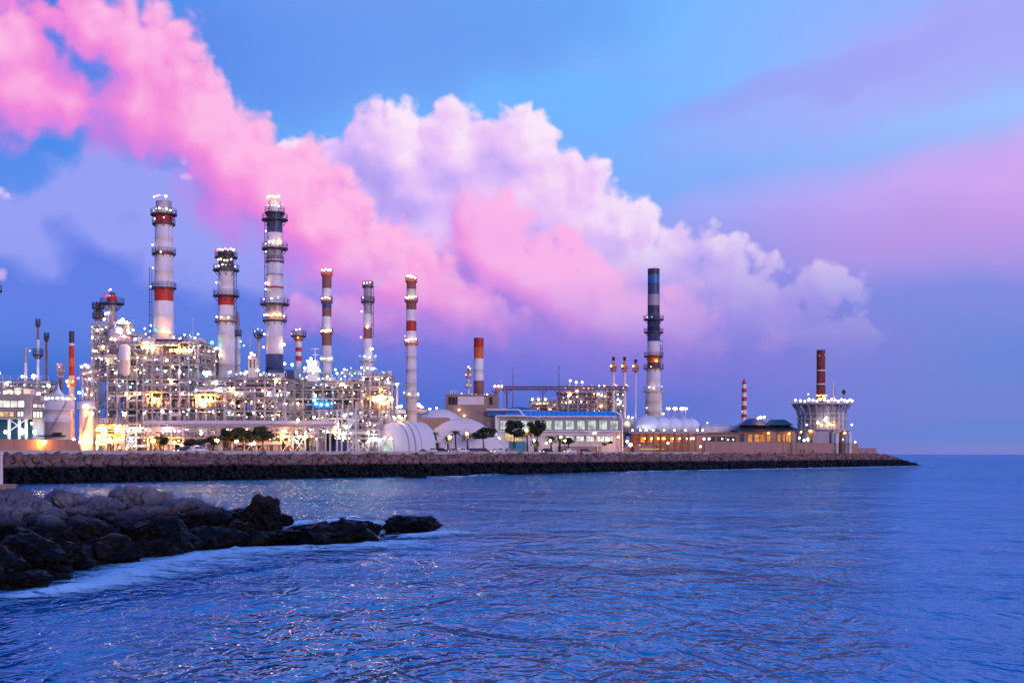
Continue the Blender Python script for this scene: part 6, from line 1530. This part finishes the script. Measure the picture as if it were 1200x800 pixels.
def container(label, px0, px1, n, h, mat):
    a0, a1 = along(px0, n), along(px1, n); L = a1 - a0; q = bw(a0, n, GZ)
    root = thing('shipping_container', label, 'container', q, None, math.atan2(BU.y, BU.x))
    mb = MB(); k = int(L / 0.3); b = 0
    mb.bb(0.06, L - 0.06, 0.06, 2.4, 0.15, h - 0.1)
    for i in range(k): x = 0.1 + (L - 0.2) * i / k; mb.bb(x, x + 0.15, 0.0, 0.06, 0.2, h - 0.15)
    link('corrugated_box', mb.mesh('corrugated_box', mat), root)
    fr = MB()
    for x in (0, L - 0.14):
        for y in (-0.03, 2.3): fr.bb(x, x + 0.14, y, y + 0.14, 0.0, h)
    for z in (0.0, h - 0.14): fr.bb(0.14, L - 0.14, -0.025, 0.1, z, z + 0.14)
    link('corner_frame', fr.mesh('corner_frame', mat), root)


def person(label, px, n, top, legs, h=1.72, face=0.0):
    a = along(px, n); q = bw(a, n, GZ - 0.02); k = h / 1.75
    J = {'pel': ((0, 0, 0.95), .15), 'waist': ((0, 0, 1.12), .13), 'chest': ((0, 0, 1.33), .165), 'neck': ((0, 0, 1.5), .06), 'chin': ((0, -.01, 1.57), .075), 'head': ((0, -.01, 1.66), .1), 'crn': ((0, 0, 1.74), .06)}
    for s, nm in ((-1, 'l'), (1, 'r')):
        J['hip' + nm] = ((s * .1, 0, .88), .1); J['kn' + nm] = ((s * .12, -.02, .48), .07); J['an' + nm] = ((s * .13, .02, .09), .05); J['toe' + nm] = ((s * .14, -.15, .04), .045)
        J['sh' + nm] = ((s * .19, 0, 1.42), .065); J['el' + nm] = ((s * .26, .02, 1.14), .048); J['wr' + nm] = ((s * .25, -.07, .9), .035); J['ha' + nm] = ((s * .24, -.09, .8), .04)
    E = [('pel', 'waist'), ('waist', 'chest'), ('chest', 'neck'), ('neck', 'chin'), ('chin', 'head'), ('head', 'crn')]
    for nm in 'lr': E += [('pel', 'hip' + nm), ('hip' + nm, 'kn' + nm), ('kn' + nm, 'an' + nm), ('an' + nm, 'toe' + nm), ('chest', 'sh' + nm), ('sh' + nm, 'el' + nm), ('el' + nm, 'wr' + nm), ('wr' + nm, 'ha' + nm)]
    ks = list(J); me = bpy.data.meshes.new('person'); me.from_pydata([tuple(c * k for c in J[x][0]) for x in ks], [(ks.index(a_), ks.index(b_)) for a_, b_ in E], [])
    o = link('person', me, None, q, face); o.modifiers.new('skin', 'SKIN')
    for i, x in enumerate(ks): d = me.skin_vertices[0].data[i]; d.radius = (J[x][1] * k, J[x][1] * k * 0.85); d.use_root = x == 'pel'
    sb = o.modifiers.new('sub', 'SUBSURF'); sb.levels = 1; sb.render_levels = 1
    m = bpy.data.materials.new('clothing'); m.use_nodes = True; w = NT(m.node_tree); b = w.n['Principled BSDF']
    tc = w.n.new('ShaderNodeTexCoord'); z = w.sep(tc.outputs['Object'])[2]
    c = w.mix(w.sstep(z, 0.93 * k, 0.95 * k), (*legs, 1), (*top, 1)); c = w.mix(w.sstep(z, 1.49 * k, 1.51 * k), c, (0.22, 0.13, 0.09, 1)); c = w.mix(w.sstep(z, 1.66 * k, 1.69 * k), c, (0.01, 0.008, 0.007, 1))
    w.put(b.inputs['Base Color'], c); b.inputs['Roughness'].default_value = 0.8
    me.materials.append(m); tag(o, label, 'person')


def build_small():
    car('white patrol car with red and blue roof lights on the quay road', 232, 11.6, M_white, False, True)
    cols = [M_navy, M_dark, M_offw, M_black, M_grey, M_white, M_navy, M_dark, M_offw, M_grey, M_black]
    nm = ['dark blue car under the left end of the shelter roof', 'charcoal car under the shelter roof', 'off white car at the right end of the shelter', 'black car just right of the shelter', 'grey car below the slim palm', 'white car below the orange lit palm', 'navy car left of the umbrella shaped tree', 'charcoal car under the umbrella shaped tree', 'off white car left of the tall pair of trees', 'grey car under the left tree of the tall pair', 'black car right of the tall pair of trees']
    for i, px in enumerate((478, 491, 503, 516, 529, 541, 553, 566, 583, 599, 640)): car(nm[i], px, 17.0, cols[i], i % 2 == 0)
    car('white van-like car before the glazed hall', 668, 17.0, M_white, True); car('dark car before the right part of the glazed hall', 686, 17.0, M_navy); car('dark car left of the white patrol car', 216, 13.8, M_navy, True)
    container('blue corrugated shipping container at the end of the brown wall', 392, 407.4, 19.6, 2.75, M_blue2)
    container('lilac corrugated shipping container right of the blue one', 408.2, 436, 19.6, 2.7, M_lilac)
    container('white kiosk box under the left tree of the tall pair', 605, 616, 21, 3.4, M_cyanp)
    # bus shelter
    a0, a1 = along(462, 20), along(519, 20); L = a1 - a0
    root = thing('bus_shelter', 'long flat roofed shelter with cars beneath, in front of the hangar', 'shelter', bw(a0, 20, GZ - 0.1), None, math.atan2(BU.y, BU.x))
    link('roof', MB().bb(0, L, -2.6, 1.2, 2.75, 2.95).mesh('roof', M_lconc), root)
    pm = MB().bb(-0.09, 0.09, 0.5, 0.68, 0, 2.75).mesh('post', M_offw)
    for i in range(7): link('post', pm, root, (0.4 + (L - 0.8) * i / 6, 0, 0))
    link('back_wall', MB().bb(0.3, L - 0.3, 1.0, 1.15, 0, 2.74).mesh('back_wall', M_dark), root)
    # people on the mole
    person('person in an orange red jacket standing by the brown wall near the trees', 338, 9.6, (0.62, 0.05, 0.02), (0.3, 0.03, 0.02), 1.75)
    for px, lab, tp in ((938, 'person in dark clothes, leftmost on the rocks below the sea wall', (.03, .03, .04)), (942.5, 'person in navy, second from the left below the sea wall', (.02, .03, .08)), (953, 'person in black standing alone below the round tower', (.015, .015, .015)), (978.5, 'person in dark clothes farthest right below the sea wall', (.03, .025, .03))):
        person(lab, px, 8.1, tp, (.015, .015, .02), 1.75, 0.4)
    # navigation post on the near rocks
    t = TH('marker_post', 'slim pale post on a concrete block at the left edge above the boulders', 'post', 3, 84, None, PZ(577, 84) - 0.3)
    mb = MB(); mb.bb(t.X(-14), t.X(14), -0.7, 0.7, 0, t.Z(569)); mb.bb(t.X(-15), t.X(14.6), -0.75, 0.75, t.Z(569), t.Z(567)); t.part('block', mb, M_salmon)
    mb = MB(); mb.cyl((t.X(1.5), 0, t.Z(567)), (t.X(1.5), 0, t.Z(531)), 0.1, 0.09, 10); t.part('pole', mb, M_offw)
    mb = MB(); mb.cyl((t.X(1.5), 0, t.Z(532)), (t.X(1.5), 0, t.Z(529)), 0.15, 0.12, 10); t.part('cap', mb, M_offw)


M_blue2 = paint('container_blue', (0.03, 0.06, 0.2), 0.5, 0, 0.35)
M_lilac = paint('container_grey', (0.34, 0.3, 0.38), 0.55, 0, 0.3)
build_green()
build_small()
